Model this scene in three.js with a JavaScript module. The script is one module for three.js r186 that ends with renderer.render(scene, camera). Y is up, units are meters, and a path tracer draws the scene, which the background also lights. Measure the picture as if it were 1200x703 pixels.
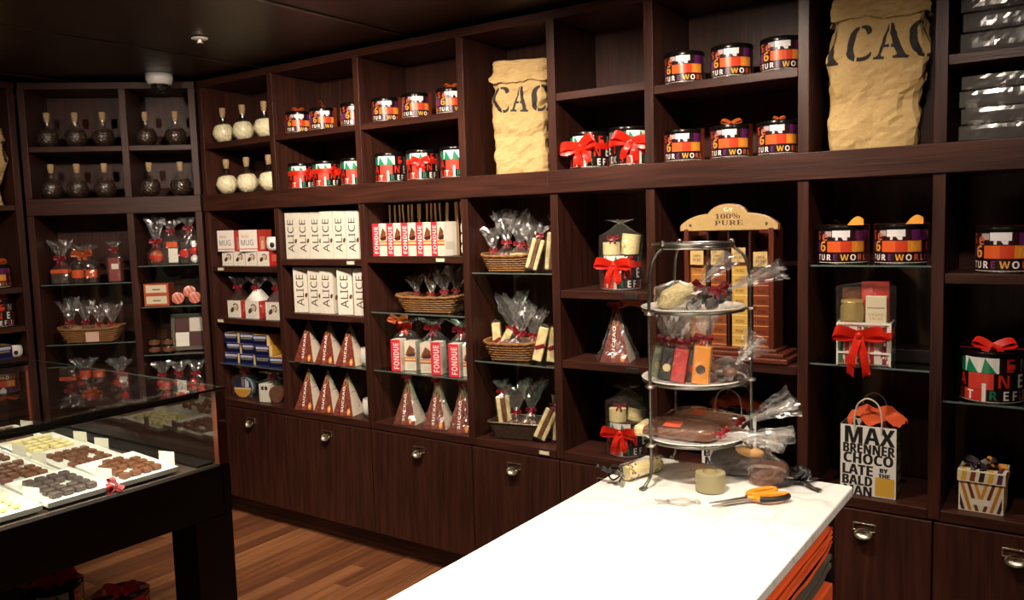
import * as THREE from 'three';
import { mergeGeometries } from 'three/addons/utils/BufferGeometryUtils.js';
import { RoundedBoxGeometry } from 'three/addons/geometries/RoundedBoxGeometry.js';
import { RectAreaLightUniformsLib } from 'three/addons/lights/RectAreaLightUniformsLib.js';
import { ImprovedNoise } from 'three/addons/math/ImprovedNoise.js';

// ------------------------------------------------------------------ camera, lights, exposure
RectAreaLightUniformsLib.init();
const scene = new THREE.Scene();
scene.background = new THREE.Color(0x000000);
const camera = new THREE.PerspectiveCamera(39.71, 1200 / 703, 0.05, 60);
camera.rotation.order = 'YXZ';
camera.position.set(0, 1.6, 2.827);
camera.rotation.set(-0.09292, 0.61196, -0.0294);
const renderer = new THREE.WebGLRenderer({ antialias: true });
renderer.toneMapping = THREE.LinearToneMapping;
renderer.toneMappingExposure = 1.0;
renderer.shadowMap.enabled = true;
const CASE_LIGHT = 85;
const WARM = 0xffecd6, CEIL = 2.44;
// ceiling spotlights: [x, z, target x, y, z, candela, half angle]
const SPOTS = [
  [-2.95, 2.0, -4.5, 1.5, .3, 11, 0.5], [-2.35, 1.0, -3.7, 1.45, 0, 12, 0.75], [-2.2, 1.05, -2.85, 1.5, 0, 12, 0.8], [-1.75, .85, -2.1, 1.5, 0, 11, 0.9],
  [-1.05, .8, -1.25, 1.4, 0, 11, 0.95], [-0.3, 0.9, -0.45, 1.3, 0, 4, 0.8],
  [-0.72, 1.75, -0.78, 0.92, 1.45, 19, 0.62], [-0.68, 2.5, -0.72, 0.92, 2.2, 24, 0.62],
  [-2.9, 2.4, -2.9, 0.9, 2.2, 5, 0.7], [-2.5, 1.75, -3.1, 0, .75, 15, 0.45], [0.75, 1.5, -.5, .75, 1.0, 13, 0.5],
  [1.2, 3.6, 1.2, 0, 3.6, 8, 0.8], [-1.4, 3.9, -1.4, 0, 3.9, 8, 0.8],
];

// ------------------------------------------------------------------ helpers
function rng(seed) { let a = seed >>> 0; return () => { a = (a + 0x6D2B79F5) | 0; let t = Math.imul(a ^ (a >>> 15), 1 | a); t = (t + Math.imul(t ^ (t >>> 7), 61 | t)) ^ t; return ((t ^ (t >>> 14)) >>> 0) / 4294967296; }; }
const perlin = new ImprovedNoise();
const N3 = (x, y, z) => perlin.noise(x + 31.7, y + 17.3, z + 5.1);
const PI = Math.PI, V3 = (x, y, z) => new THREE.Vector3(x, y, z);
const used = {};
function numbered(n) { const k = used[n] = (used[n] ?? -1) + 1; return k ? n + '_' + String(k).padStart(3, '0') : n; }
function shade(o) { o.castShadow = true; o.receiveShadow = true; return o; }
const rest = y => y > .05 && y < CEIL ? y + .0012 : y;   // things stand a hair above what carries them
function thing(name, label, category, [x, y, z] = [0, 0, 0], turn = 0, group, parent = scene) {
  const o = new THREE.Group(); o.name = numbered(name); o.position.set(x, rest(y), z); o.rotation.y = turn;
  o.userData = { label, category }; if (group) o.userData.group = group; parent.add(o); return o;
}
function part(name, geo, mat, parent, pos, rot) {
  const m = shade(new THREE.Mesh(Array.isArray(geo) ? mergeGeometries(geo.map(g => g.index ? g.toNonIndexed() : g).map(strip)) : geo, mat)); m.name = name;
  if (pos) m.position.set(...pos); if (rot) m.rotation.set(...rot); parent.add(m); return m;
}
function strip(g) { for (const k of Object.keys(g.attributes)) if (!['position', 'normal', 'uv'].includes(k)) g.deleteAttribute(k); g.clearGroups(); return g; }
function solo(name, geo, mat, label, category, pos, turn = 0, group) {
  const m = part(numbered(name), geo, mat, scene, [pos[0], rest(pos[1]), pos[2]]); m.rotation.y = turn; m.userData = { label, category }; if (group) m.userData.group = group; return m;
}
function copyOf(o, [x, y, z], turn, label, group) {
  const c = o.clone(); c.name = numbered(o.name.replace(/_\d\d\d$/, '')); c.position.set(x, y, z); c.rotation.y = turn;
  c.userData = { ...o.userData }; if (label) c.userData.label = label; if (group) c.userData.group = group; scene.add(c); return c;
}
function structure(o) { o.userData.kind = 'structure'; return o; }
const face = (x, z) => Math.atan2(-x, 2.83 - z);   // a turn about y that points a thing's front at the aisle in front of the counter
function at(g, x, y, z, rx = 0, ry = 0, rz = 0) { if (rz) g.rotateZ(rz); if (rx) g.rotateX(rx); if (ry) g.rotateY(ry); return g.translate(x, y, z); }
// box with softened edges and uv in metres, grain along the given axis
let uvSeed = 1;
function metric(g, grain = 'x') {
  const p = g.attributes.position, n = g.attributes.normal, uv = new Float32Array(p.count * 2), r = rng(uvSeed++), ou = r() * 7, ov = r() * 7;
  for (let i = 0; i < p.count; i++) {
    const a = [Math.abs(n.getX(i)), Math.abs(n.getY(i)), Math.abs(n.getZ(i))], q = { x: p.getX(i), y: p.getY(i), z: p.getZ(i) };
    const ax = ['x', 'y', 'z'], d = a[0] > a[1] && a[0] > a[2] ? 0 : a[1] > a[2] ? 1 : 2, rest = ax.filter((_, k) => k !== d);
    let [s, t] = rest; if (t === grain) [s, t] = [t, s];
    uv[2 * i] = q[s] + ou; uv[2 * i + 1] = q[t] + ov;
  }
  g.setAttribute('uv', new THREE.BufferAttribute(uv, 2)); return g;
}
const rbox = (w, h, d, r = 0.002, grain = 'x', seg = 1) => metric(new RoundedBoxGeometry(w, h, d, seg, Math.min(r, w * .45, h * .45, d * .45)), grain);
const cyl = (r0, r1, h, s = 24, open = false) => new THREE.CylinderGeometry(r0, r1, h, s, 1, open).translate(0, h / 2, 0);
const lathe = (pts, s = 28) => new THREE.LatheGeometry(pts.map(([x, y]) => new THREE.Vector2(x, y)), s);
const tube = (pts, r, seg = 24, rs = 7, closed = false) => new THREE.TubeGeometry(new THREE.CatmullRomCurve3(pts.map(q => V3(...q)), closed), seg, r, rs, closed);
// grid surface from a function of (u, v) in 0..1
function surf(f, nu, nv) {
  const pos = [], uv = [], idx = [];
  for (let j = 0; j <= nv; j++) for (let i = 0; i <= nu; i++) { const q = f(i / nu, j / nv); pos.push(q[0], q[1], q[2]); uv.push(i / nu, j / nv); }
  for (let j = 0; j < nv; j++) for (let i = 0; i < nu; i++) { const a = j * (nu + 1) + i, b = a + 1, c = a + nu + 1, d = c + 1; idx.push(a, b, d, a, d, c); }
  const g = new THREE.BufferGeometry(); g.setAttribute('position', new THREE.Float32BufferAttribute(pos, 3)); g.setAttribute('uv', new THREE.Float32BufferAttribute(uv, 2)); g.setIndex(idx); g.computeVertexNormals(); return g;
}
// crumpled film: every corner is nudged and every facet keeps its own flat face
function crumple(g, amp, seed) {
  const p = g.attributes.position, h = (a, b, c) => { const t = Math.sin(Math.round(a * 4e4) * 12.9898 + Math.round(b * 4e4) * 78.233 + Math.round(c * 4e4) * 37.719 + seed) * 43758.5453; return t - Math.floor(t) - .5; };
  for (let i = 0; i < p.count; i++) { const x = p.getX(i), y = p.getY(i), z = p.getZ(i); p.setXYZ(i, x + amp * 2 * h(x, y, z), y <= .0005 ? y : y + amp * h(y, z, x), z + amp * 2 * h(z, x, y)); }
  const q = g.toNonIndexed(); q.computeVertexNormals(); return q;
}
// ribbon along a path with a width direction at each point
function ribbon(path, width, n = 24) { return surf((u, v) => { const [p, w] = path(u); return [p[0] + w[0] * (v - .5) * width, p[1] + w[1] * (v - .5) * width, p[2] + w[2] * (v - .5) * width]; }, n, 2); }
// point on a rounded rectangle, a in 0..1
function rrect(a, w, d, k = 4) { const t = a * 2 * PI, c = Math.cos(t), s = Math.sin(t), m = Math.pow(Math.pow(Math.abs(c), k) + Math.pow(Math.abs(s), k), -1 / k); return [s * m * w / 2, c * m * d / 2]; }
function creases(seed, n = 10, amp = 1) {
  const r = rng(seed), f = []; for (let i = 0; i < n; i++) { const a = r() * PI, q = 2 + r() * 5; f.push([Math.cos(a) * q, Math.sin(a) * q, r() * 4, amp * (0.4 + r()) / q]); }
  return (u, v) => { let s = 0; for (const [a, b, c, h] of f) { const t = a * u + b * v + c; s += h * (Math.abs((t - Math.floor(t)) * 2 - 1) - .5); } return s; };
}
const ORD = 'first second third fourth fifth sixth seventh eighth ninth tenth eleventh twelfth thirteenth fourteenth fifteenth sixteenth seventeenth'.split(' ');
// ------------------------------------------------------------------ textures and materials
function canvas(w, h, draw) {
  const c = document.createElement('canvas'); c.width = w; c.height = h; const x = c.getContext('2d'); draw(x, w, h);
  const t = new THREE.CanvasTexture(c); t.colorSpace = THREE.SRGBColorSpace; t.magFilter = THREE.LinearFilter; t.anisotropy = 4; return t;
}
function data(n, m, f, srgb = true) {
  const a = new Uint8Array(n * m * 4); for (let j = 0; j < m; j++) for (let i = 0; i < n; i++) { const q = f(i / n, j / m); for (let k = 0; k < 3; k++) a[(j * n + i) * 4 + k] = Math.max(0, Math.min(255, q[k])); a[(j * n + i) * 4 + 3] = 255; }
  const t = new THREE.DataTexture(a, n, m); if (srgb) t.colorSpace = THREE.SRGBColorSpace; t.magFilter = THREE.LinearFilter; t.wrapS = t.wrapT = THREE.RepeatWrapping; t.needsUpdate = true; return t;
}
const T2 = 2 * PI; // seamless noise on a torus-like loop
function loop(u, v, fu, fv, s) { return N3(Math.cos(u * T2) * fu + s, Math.sin(u * T2) * fu + Math.cos(v * T2) * fv, Math.sin(v * T2) * fv + s * 2); }
function woodTex(base, dark, contrast = 1, streak = 1) {
  return data(512, 512, (u, v) => {
    const wob = loop(u, v, .5, 1, 3) * .04, ring = Math.sin((v + wob) * T2 * 9 + loop(u, v, .6, 2, 8) * 5) * .5 + .5;
    const fine = loop(u, v, 1.2, 26, 5) * .9 + loop(u, v, 2.5, 52, 9) * .6, big = loop(u, v, .5, 2.2, 12);
    const k = Math.max(0, Math.min(1, .5 + contrast * (.22 * (ring - .5) + .35 * fine * streak + .35 * big)));
    return base.map((b, i) => dark[i] + (b - dark[i]) * k);
  });
}
const rep = (t, a, b) => { t.repeat.set(a, b); return t; };
const woodMap = rep(woodTex([80, 43, 32], [38, 19, 14]), .9, 2.6), bumpWood = rep(data(256, 256, (u, v) => { const g = 128 + 90 * loop(u, v, 1.4, 30, 2) + 40 * loop(u, v, 2, 12, 6); return [g, g, g]; }, false), .9, 2.6);
const std = (o) => new THREE.MeshStandardMaterial(o), phy = (o) => new THREE.MeshPhysicalMaterial({ side: THREE.DoubleSide, ...o });
const crinkle = (() => { const r = rng(77), f = []; for (let i = 0; i < 16; i++) f.push([Math.round((r() - .5) * 9), Math.round((r() - .5) * 9), r() * 5, .3 + r()]);
  return rep(data(256, 256, (u, v) => { let s = 0; const w = .35 * loop(u, v, 1.2, 1.2, 4); for (const [a, b, c, h] of f) { const t = a * u + b * v + c + w * h; s += h / (2 + Math.abs(a) + Math.abs(b)) * (Math.abs((t - Math.floor(t)) * 2 - 1) - .5); } const g = 128 + s * 150; return [g, g, g]; }, false), 2, 2); })();
const M = {
  wood: phy({ map: woodMap, bumpMap: bumpWood, bumpScale: .0008, roughness: .42, specularIntensity: .7 }),
  blackStain: phy({ map: rep(woodTex([30, 20, 17], [15, 10, 9]), .8, 2), roughness: .5, specularIntensity: .5 }),
  ceilWood: phy({ map: rep(woodTex([52, 34, 27], [28, 18, 14]), .7, 2.2), bumpMap: bumpWood, bumpScale: .0008, roughness: .36 }),
  shelfGlass: phy({ color: 0xd8efe4, transmission: 1, thickness: 0, roughness: .02, ior: 1.5 }),
  glassEdge: phy({ color: 0x86968e, transmission: .6, thickness: 0, roughness: .2 }),
  caseGlass: phy({ color: 0xeef6f2, transmission: 1, thickness: 0, roughness: 0, ior: 1.52 }),
  flask: phy({ color: 0xffffff, transmission: 1, thickness: 0, roughness: .12, ior: 1.5 }),
  cello: phy({ color: 0xffffff, transmission: .99, thickness: 0, roughness: .19, ior: 1.75 }),
  celloTuft: phy({ color: 0xffffff, transmission: .98, thickness: 0, roughness: .2, ior: 2.1 }),
  cork: std({ map: data(64, 64, (u, v) => { const k = loop(u, v, 3, 5, 2) * 40; return [182 + k, 152 + k, 112 + k]; }), roughness: .9 }),
  redRibbon: phy({ color: 0xe0240f, roughness: .35, sheen: .6, sheenColor: new THREE.Color(0xff7050), transmission: .2, thickness: 0 }),
  darkRedRibbon: phy({ color: 0x7e0c18, roughness: .4, sheen: .5, sheenColor: new THREE.Color(0xff5060) }),
  orangeRibbon: phy({ color: 0xb4501a, roughness: .4, transmission: .25, thickness: 0 }),
  goldFlap: std({ color: 0xe49a3c, roughness: .5, side: THREE.DoubleSide }),
  chrome: std({ color: 0xb9b4ac, metalness: 1, roughness: .28 }),
  steel: std({ color: 0x76736c, metalness: 1, roughness: .38 }),
  nickel: std({ color: 0xc9c2b0, metalness: 1, roughness: .34 }),
  black: std({ color: 0x131110, roughness: .5 }),
  lid: std({ color: 0x1c1917, metalness: .6, roughness: .22 }),
  tinRim: std({ color: 0xb8b2a8, metalness: 1, roughness: .25 }),
  ceramic: phy({ color: 0xf2efe8, roughness: .15, clearcoat: .5 }),
  white: std({ color: 0xf1ece2, roughness: .55 }),
  card: std({ color: 0xe9e3d4, roughness: .8, side: THREE.DoubleSide }),
  paperOrange: std({ color: 0xe0561c, roughness: .8, side: THREE.DoubleSide }),
  tissue: phy({ color: 0xe4571d, roughness: .85, side: THREE.DoubleSide, transmission: .25, thickness: 0 }),
  greyBoard: std({ color: 0x5b524a, roughness: .8 }),
  twine: std({ color: 0xd9cfba, roughness: .8 }),
  whiteChoc: std({ map: data(128, 128, (u, v) => { const k = loop(u, v, 6, 6, 1) * 36 + loop(u, v, 14, 14, 4) * 30; return [236 + k, 218 + k, 160 + k]; }), roughness: .5 }),
  milkChoc: std({ map: data(128, 128, (u, v) => { const k = loop(u, v, 6, 6, 1) * 30 + loop(u, v, 14, 14, 4) * 34; return [110 + k, 68 + k, 46 + k]; }), roughness: .42 }),
  darkChoc: std({ map: data(128, 128, (u, v) => { const k = loop(u, v, 6, 6, 3) * 16 + loop(u, v, 14, 14, 4) * 12; return [52 + k, 32 + k, 24 + k]; }), roughness: .38 }),
  greyChoc: std({ map: data(128, 128, (u, v) => { const k = loop(u, v, 6, 6, 3) * 14 + loop(u, v, 14, 14, 4) * 14; return [78 + k, 66 + k, 64 + k]; }), roughness: .45 }),
  plaster: std({ color: 0x6a5648, roughness: .9 }),
  lampGlow: std({ color: 0xffffff, emissive: new THREE.Color(WARM), emissiveIntensity: 3 }),
  pricePaper: std({ color: 0xe8dcb8, roughness: .7 }),
  stickWood: std({ color: 0xc99a62, roughness: .7 }),
  wicker: std({ map: rep(data(128, 64, (u, v) => { const k = loop(u, v, 3, 4, 2) * 60 + loop(u, v, 9, 6, 4) * 30; return [140 + k, 96 + k, 52 + k]; }), 6, 1), roughness: .7 }),
  wickerDark: std({ map: rep(data(128, 64, (u, v) => { const k = loop(u, v, 3, 4, 2) * 30 + loop(u, v, 9, 6, 4) * 16; return [62 + k, 44 + k, 30 + k]; }), 6, 1), roughness: .7 }),
};
// ------------------------------------------------------------------ room shell
{
  const slab = structure(part('floor', rbox(8.2, .12, 6.6, .002, 'z'), phy({ map: rep(woodTex([120, 78, 52], [78, 46, 30]), .8, 2), roughness: .5 }), scene, [-1.4, -.074, 2.6]));
  const pm = [[168, 108, 70], [156, 98, 62], [144, 88, 56], [174, 114, 74], [132, 80, 52]].map(c => phy({ map: rep(woodTex(c, c.map(k => k * .62), 1.1), .7, 2.4), roughness: .38, clearcoat: .15, clearcoatRoughness: .3 }));
  const r = rng(7), W = .084, geos = {};
  for (let i = 0; i < 50; i++) {
    let z = -.06 - r() * .5;
    while (z < 2.9) {
      const L = [.7, .9, 1.1][Math.floor(r() * 3)], g = geos[L + '_' + (i % 3)] ??= rbox(W - .0012, .012, L - .0015, .001, 'z');
      const m = part('plank', g, pm[Math.floor(r() * 5)], slab, [-4.75 + i * W + 1.4, .074 - .006, z + L / 2 - 2.6]); z += L; void m;
    }
  }
  structure(part('wall_back', rbox(8.2, 2.6, .12, .002), M.plaster, scene, [-1.4, 1.24, -.64]));
  structure(part('wall_left', rbox(.12, 2.6, 6.6, .002), M.plaster, scene, [-5.36, 1.24, 2.6]));
  structure(part('wall_right', rbox(.12, 2.6, 6.6, .002), M.plaster, scene, [2.66, 1.24, 2.6]));
  structure(part('wall_front', rbox(8.2, 2.6, .12, .002), M.plaster, scene, [-1.4, 1.24, 5.86]));
  // ceiling slab with veneered panels, joints run towards the shelf wall
  const ce = structure(part('ceiling', rbox(8.2, .1, 6.6, .002, 'z'), M.ceilWood, scene, [-1.4, CEIL + .065, 2.6]));
  for (let i = 0; i < 15; i++) { const x = -5.16 + i * .527; part('panel', rbox(.522, .014, 6.4, .003, 'x'), M.ceilWood, ce, [x + .26 + 1.4, -.058 + (i % 2) * .004, 0]); }
  part('joint_strip', rbox(.006, .006, 2.2, .001, 'z'), M.chrome, ce, [-2.53 + 1.4, -.067, .9 - 2.6]);
}
// lamps in the ceiling
for (const [x, z, tx, ty, tz, I, ang] of SPOTS) {
  const g = thing('ceiling_spotlight', 'small round recessed spotlight set in the dark wooden ceiling', 'spotlight', [x, CEIL, z], 0, 'ceiling spotlights');
  part('bezel', lathe([[.045, 0], [.06, -.004], [.06, 0], [.045, .004]], 32), M.chrome, g);
  part('lamp_lens', cyl(.044, .044, .004, 32).translate(0, -.002, 0), M.lampGlow, g);
  const s = new THREE.SpotLight(WARM, I, 0, ang, .85, 2); s.name = 'spot_beam'; s.position.set(0, -.012, 0); s.castShadow = true; s.shadow.radius = 2.2; s.shadow.mapSize.set(1024, 1024);
  s.target.name = 'spot_aim'; s.target.position.set(tx - x, ty - CEIL, tz - z); g.add(s); g.add(s.target);
}
// ------------------------------------------------------------------ shelving along the wall
const POST = [-4.035, -3.449, -2.837, -2.221, -1.767, -1.348, -.794, -.389, .06, .56], PW = .036, DEP = .34;
const LEDGE = 1.801, LEDGEB = 1.711, TOPB = 2.384, BASE = .662, UPS = 2.08, G = .006;
function shelfBoard(p, x0, x1, y, t = .03, z = 0) { part('shelf_board', rbox(x1 - x0, t, DEP - .02, .002), M.wood, p, [(x0 + x1) / 2, y - t / 2, z - DEP / 2 + .006]); }
function glassShelf(p, x0, x1, y) {
  const s = part('glass_shelf', new THREE.BoxGeometry(x1 - x0, .0005, DEP - .03).translate(0, -.0005, 0), M.shelfGlass, p, [(x0 + x1) / 2, y, -DEP / 2]);
  part('glass_edge', rbox(x1 - x0, G, .003, .0008), M.glassEdge, s, [0, -G / 2, DEP / 2 - .016]);
}
function holder(p, x, y, mat = M.nickel, w = .055) { const h = part('label_holder', rbox(w, .02, .004, .001), mat, p, [x, y, .004]); if (mat === M.nickel) part('paper_label', rbox(w * .86, .014, .002, .0005), M.pricePaper, h, [0, 0, .0024]); }
{
  const u = thing('shelving_unit', 'dark wooden wall shelving with many open cells above the cabinets', 'shelving', [0, 0, 0]);
  const x0 = POST[0] - PW / 2, x1 = POST[9] + PW / 2, cx = (x0 + x1) / 2;
  // each upright: a veneered front edge and a side panel of the same wood behind it
  for (const x of POST) for (const [y0, y1] of [[LEDGE, TOPB], [BASE - .032, LEDGEB]]) { part('post', rbox(PW, y1 - y0, .018, .002, 'y'), M.wood, u, [x, (y0 + y1) / 2, -.009]); part('side_panel', rbox(PW - .003, y1 - y0, DEP - .02, .001, 'y'), M.wood, u, [x, (y0 + y1) / 2, -DEP / 2 - .009]); }
  const mid = POST[4] - .02;   // the ledge is made of two lengths that meet over a post
  part('ledge', rbox(mid - x0, LEDGE - LEDGEB, DEP + .008, .003), M.wood, u, [(mid + x0) / 2, (LEDGE + LEDGEB) / 2, -DEP / 2 + .004]);
  part('ledge', rbox(x1 - mid - .001, LEDGE - LEDGEB, DEP + .008, .003), M.wood, u, [(mid + x1) / 2, (LEDGE + LEDGEB) / 2, -DEP / 2 + .004]);
  part('top_rail', rbox(x1 - x0, .036, DEP, .002), M.wood, u, [cx, TOPB + .018, -DEP / 2]);
  for (let i = 0; i < 9; i++) part('back_panel', rbox(POST[i + 1] - POST[i] - PW, TOPB - BASE, .012, .001, 'y'), M.wood, u, [(POST[i] + POST[i + 1]) / 2, (TOPB + BASE) / 2, -DEP + .004]);
  const L = i => POST[i] + PW / 2 + .0008, Rr = i => POST[i + 1] - PW / 2 - .0008;
  for (const i of [0, 1, 2, 5, 7, 8]) shelfBoard(u, L(i), Rr(i), UPS - (i === 7 ? .02 : 0)); shelfBoard(u, L(4), Rr(4), 2.1);
  for (let i = 0; i < 9; i++) shelfBoard(u, L(i), Rr(i), BASE, .034, .004);
  const wood = [[0, 1.407], [0, 1.12], [1, 1.446], [1, 1.17], [2, 1.46], [4, 1.323], [4, 1.04], [5, 1.085], [7, 1.406], [8, 1.3]];
  for (const [i, y] of wood) shelfBoard(u, L(i), Rr(i), y, .031);
  for (const [i, y] of [[0, .864], [1, .915], [2, 1.196], [2, .916], [3, 1.39], [3, 1.005], [6, 1.43], [6, 1.10], [7, 1.01]]) glassShelf(u, L(i), Rr(i), y);
  // rows of shelf-pin holes are drilled plates; small label holders hang on the board fronts
  for (const [x, y, m] of [[-3.93, 1.392, M.nickel], [-3.53, 1.389, M.wood], [-3.96, 1.105, M.nickel], [-3.5, 1.102, M.wood], [-2.92, 1.43, M.nickel], [-2.9, 1.154, M.wood], [-2.36, 1.444, M.nickel], [-1.43, 1.307, M.steel], [-1.43, 1.024, M.steel], [-1.84, .646, M.nickel]]) holder(u, x, y, m);
}
// base cabinets, one under each bay
for (let i = 0; i < 9; i++) {
  const w = POST[i + 1] - POST[i], says = ['under the mug boxes', 'under the tall white boxes', 'under the red and white boxes', 'under the baskets', 'under the single gift tins', 'behind the marble counter', 'under the white paper gift bag', 'under the striped gift box', 'beyond the striped gift box'][i];
  const c = thing('base_cabinet', 'dark wooden base cabinet ' + says, 'cabinet', [(POST[i] + POST[i + 1]) / 2, 0, 0]);
  part('plinth', rbox(w - .001, .11, .3, .002), M.wood, c, [0, .056, -.21]);
  part('body', rbox(w - .001, .512, DEP - .02, .002, 'y'), M.wood, c, [0, .37, -DEP / 2 - .004]);
  const d = part('door_panel', rbox(w - .006, .51, .018, .002, 'y'), M.wood, c, [0, .368, -.003]);
  const h = part('handle', lathe([[.001, .0], [.012, .001], [.022, .006], [.025, .013], [.024, .017]], 24), M.nickel, d, [0, .175, .012], [PI / 2 - .5, 0, 0]);
  h.scale.set(1.15, 1, .75);
  part('label_plate', [rbox(.07, .005, .004, .001).translate(0, .012, 0), rbox(.07, .004, .004, .001).translate(0, -.012, 0), rbox(.005, .024, .004, .001).translate(.034, 0, 0), rbox(.005, .024, .004, .001).translate(-.034, 0, 0)], M.nickel, d, [0, .2, .011]);
}
// ------------------------------------------------------------------ angled corner shelving
const DA = 0.7395, DX = V3(Math.cos(DA), 0, -Math.sin(DA)), DN = V3(Math.sin(DA), 0, Math.cos(DA));
const dg = (x, y, z) => [-4.74 + DX.x * x + DN.x * z, y, .62 + DX.z * x + DN.z * z];
{
  const u = thing('corner_shelving', 'dark wooden angled corner shelving with round cork bottles on top', 'shelving', [-4.74, 0, .62], DA);
  const ps = [.015, .53, .893];
  for (const x of ps) { for (const [y0, y1] of [[LEDGE, TOPB], [BASE, LEDGEB]]) { part('post', rbox(PW, y1 - y0, .018, .002, 'y'), M.wood, u, [x, (y0 + y1) / 2, -.009]); part('side_panel', rbox(PW - .003, y1 - y0, .28, .001, 'y'), M.wood, u, [x, (y0 + y1) / 2, -.159]); } }
  part('ledge', rbox(.91, LEDGE - LEDGEB, .308, .003), M.wood, u, [.455, (LEDGE + LEDGEB) / 2, -.146]);
  part('top_rail', rbox(.91, .036, .3, .002), M.wood, u, [.455, TOPB + .018, -.15]);
  part('back_panel', rbox(.93, TOPB - .1, .012, .001, 'y'), M.wood, u, [.46, (TOPB + .1) / 2, -.303]);
  const sb = (x0, x1, y) => part('shelf_board', rbox(x1 - x0, .028, .29, .002), M.wood, u, [(x0 + x1) / 2, y - .014, -.147]);
  const gs = (x0, x1, y) => { const s = part('glass_shelf', new THREE.BoxGeometry(x1 - x0, .0005, .27).translate(0, -.0005, 0), M.shelfGlass, u, [(x0 + x1) / 2, y, -.15]); part('glass_edge', rbox(x1 - x0, G, .003, .0008), M.glassEdge, s, [0, -G / 2, .134]); };
  sb(.034, .511, UPS); sb(.549, .886, UPS); sb(0, .91, BASE);
  gs(.034, .511, 1.333); gs(.034, .511, 1.0); for (const y of [1.42, 1.19, .92]) gs(.549, .886, y);
  part('cabinet_front', rbox(.9, .52, .29, .002, 'y'), M.wood, u, [.46, .38, -.15]);
  part('plinth', rbox(.88, .12, .25, .002), M.wood, u, [.46, .06, -.17]);
}
// shelving on the side wall, seen only as a sliver
{
  const u = thing('side_shelving', 'dark wooden shelving on the side wall past the corner', 'shelving', [-4.74, 0, .655], PI / 2);
  // local x runs away along the wall, away from the corner it is negative
  for (const x of [0, -.55, -1.15, -1.75]) { part('post', rbox(PW, TOPB - .1, .3, .002, 'y'), M.wood, u, [x, (TOPB + .1) / 2, -.15]); }
  part('top_rail', rbox(1.8, .036, .3, .002), M.wood, u, [-.88, TOPB + .018, -.15]);
  part('back_panel', rbox(1.8, TOPB - .1, .012, .001, 'y'), M.wood, u, [-.88, (TOPB + .1) / 2, -.303]);
  for (const [a, b] of [[-.018, -.532], [-.568, -1.132], [-1.168, -1.732]]) for (const y of [LEDGE - .03, 1.33, 1.12, .95, .662]) part('shelf_board', rbox(a - b - .002, .03, .29, .002), M.wood, u, [(a + b) / 2, y - .015, -.147]);
  part('cabinet_front', rbox(1.8, .6, .29, .002, 'y'), M.wood, u, [-.88, .32, -.15]);
}
// dome camera and sprinkler under the ceiling
{
  const c = thing('dome_camera', 'white dome security camera hanging under the dark ceiling', 'camera', [-4.1, CEIL, .19]);
  part('housing', lathe([[.001, 0], [.07, 0], [.068, -.03], [.06, -.052], [.05, -.056], [.001, -.056]], 40), M.ceramic, c);
  part('dome', new THREE.SphereGeometry(.045, 32, 16, 0, T2, PI / 2, PI / 2).translate(0, -.055, 0), phy({ color: 0x1a1a1a, roughness: .05, clearcoat: 1 }), c);
  const s = thing('sprinkler_head', 'small pale fire sprinkler on the dark ceiling', 'sprinkler', [-3.22, CEIL, .55]);
  part('escutcheon', lathe([[.001, 0], [.036, 0], [.034, -.005], [.02, -.008], [.001, -.008]], 32), M.card, s);
  part('nozzle', [cyl(.008, .008, .014, 12).translate(0, -.02, 0), cyl(.014, .014, .002, 16).translate(0, -.022, 0)], M.ceramic, s);
}
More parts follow.
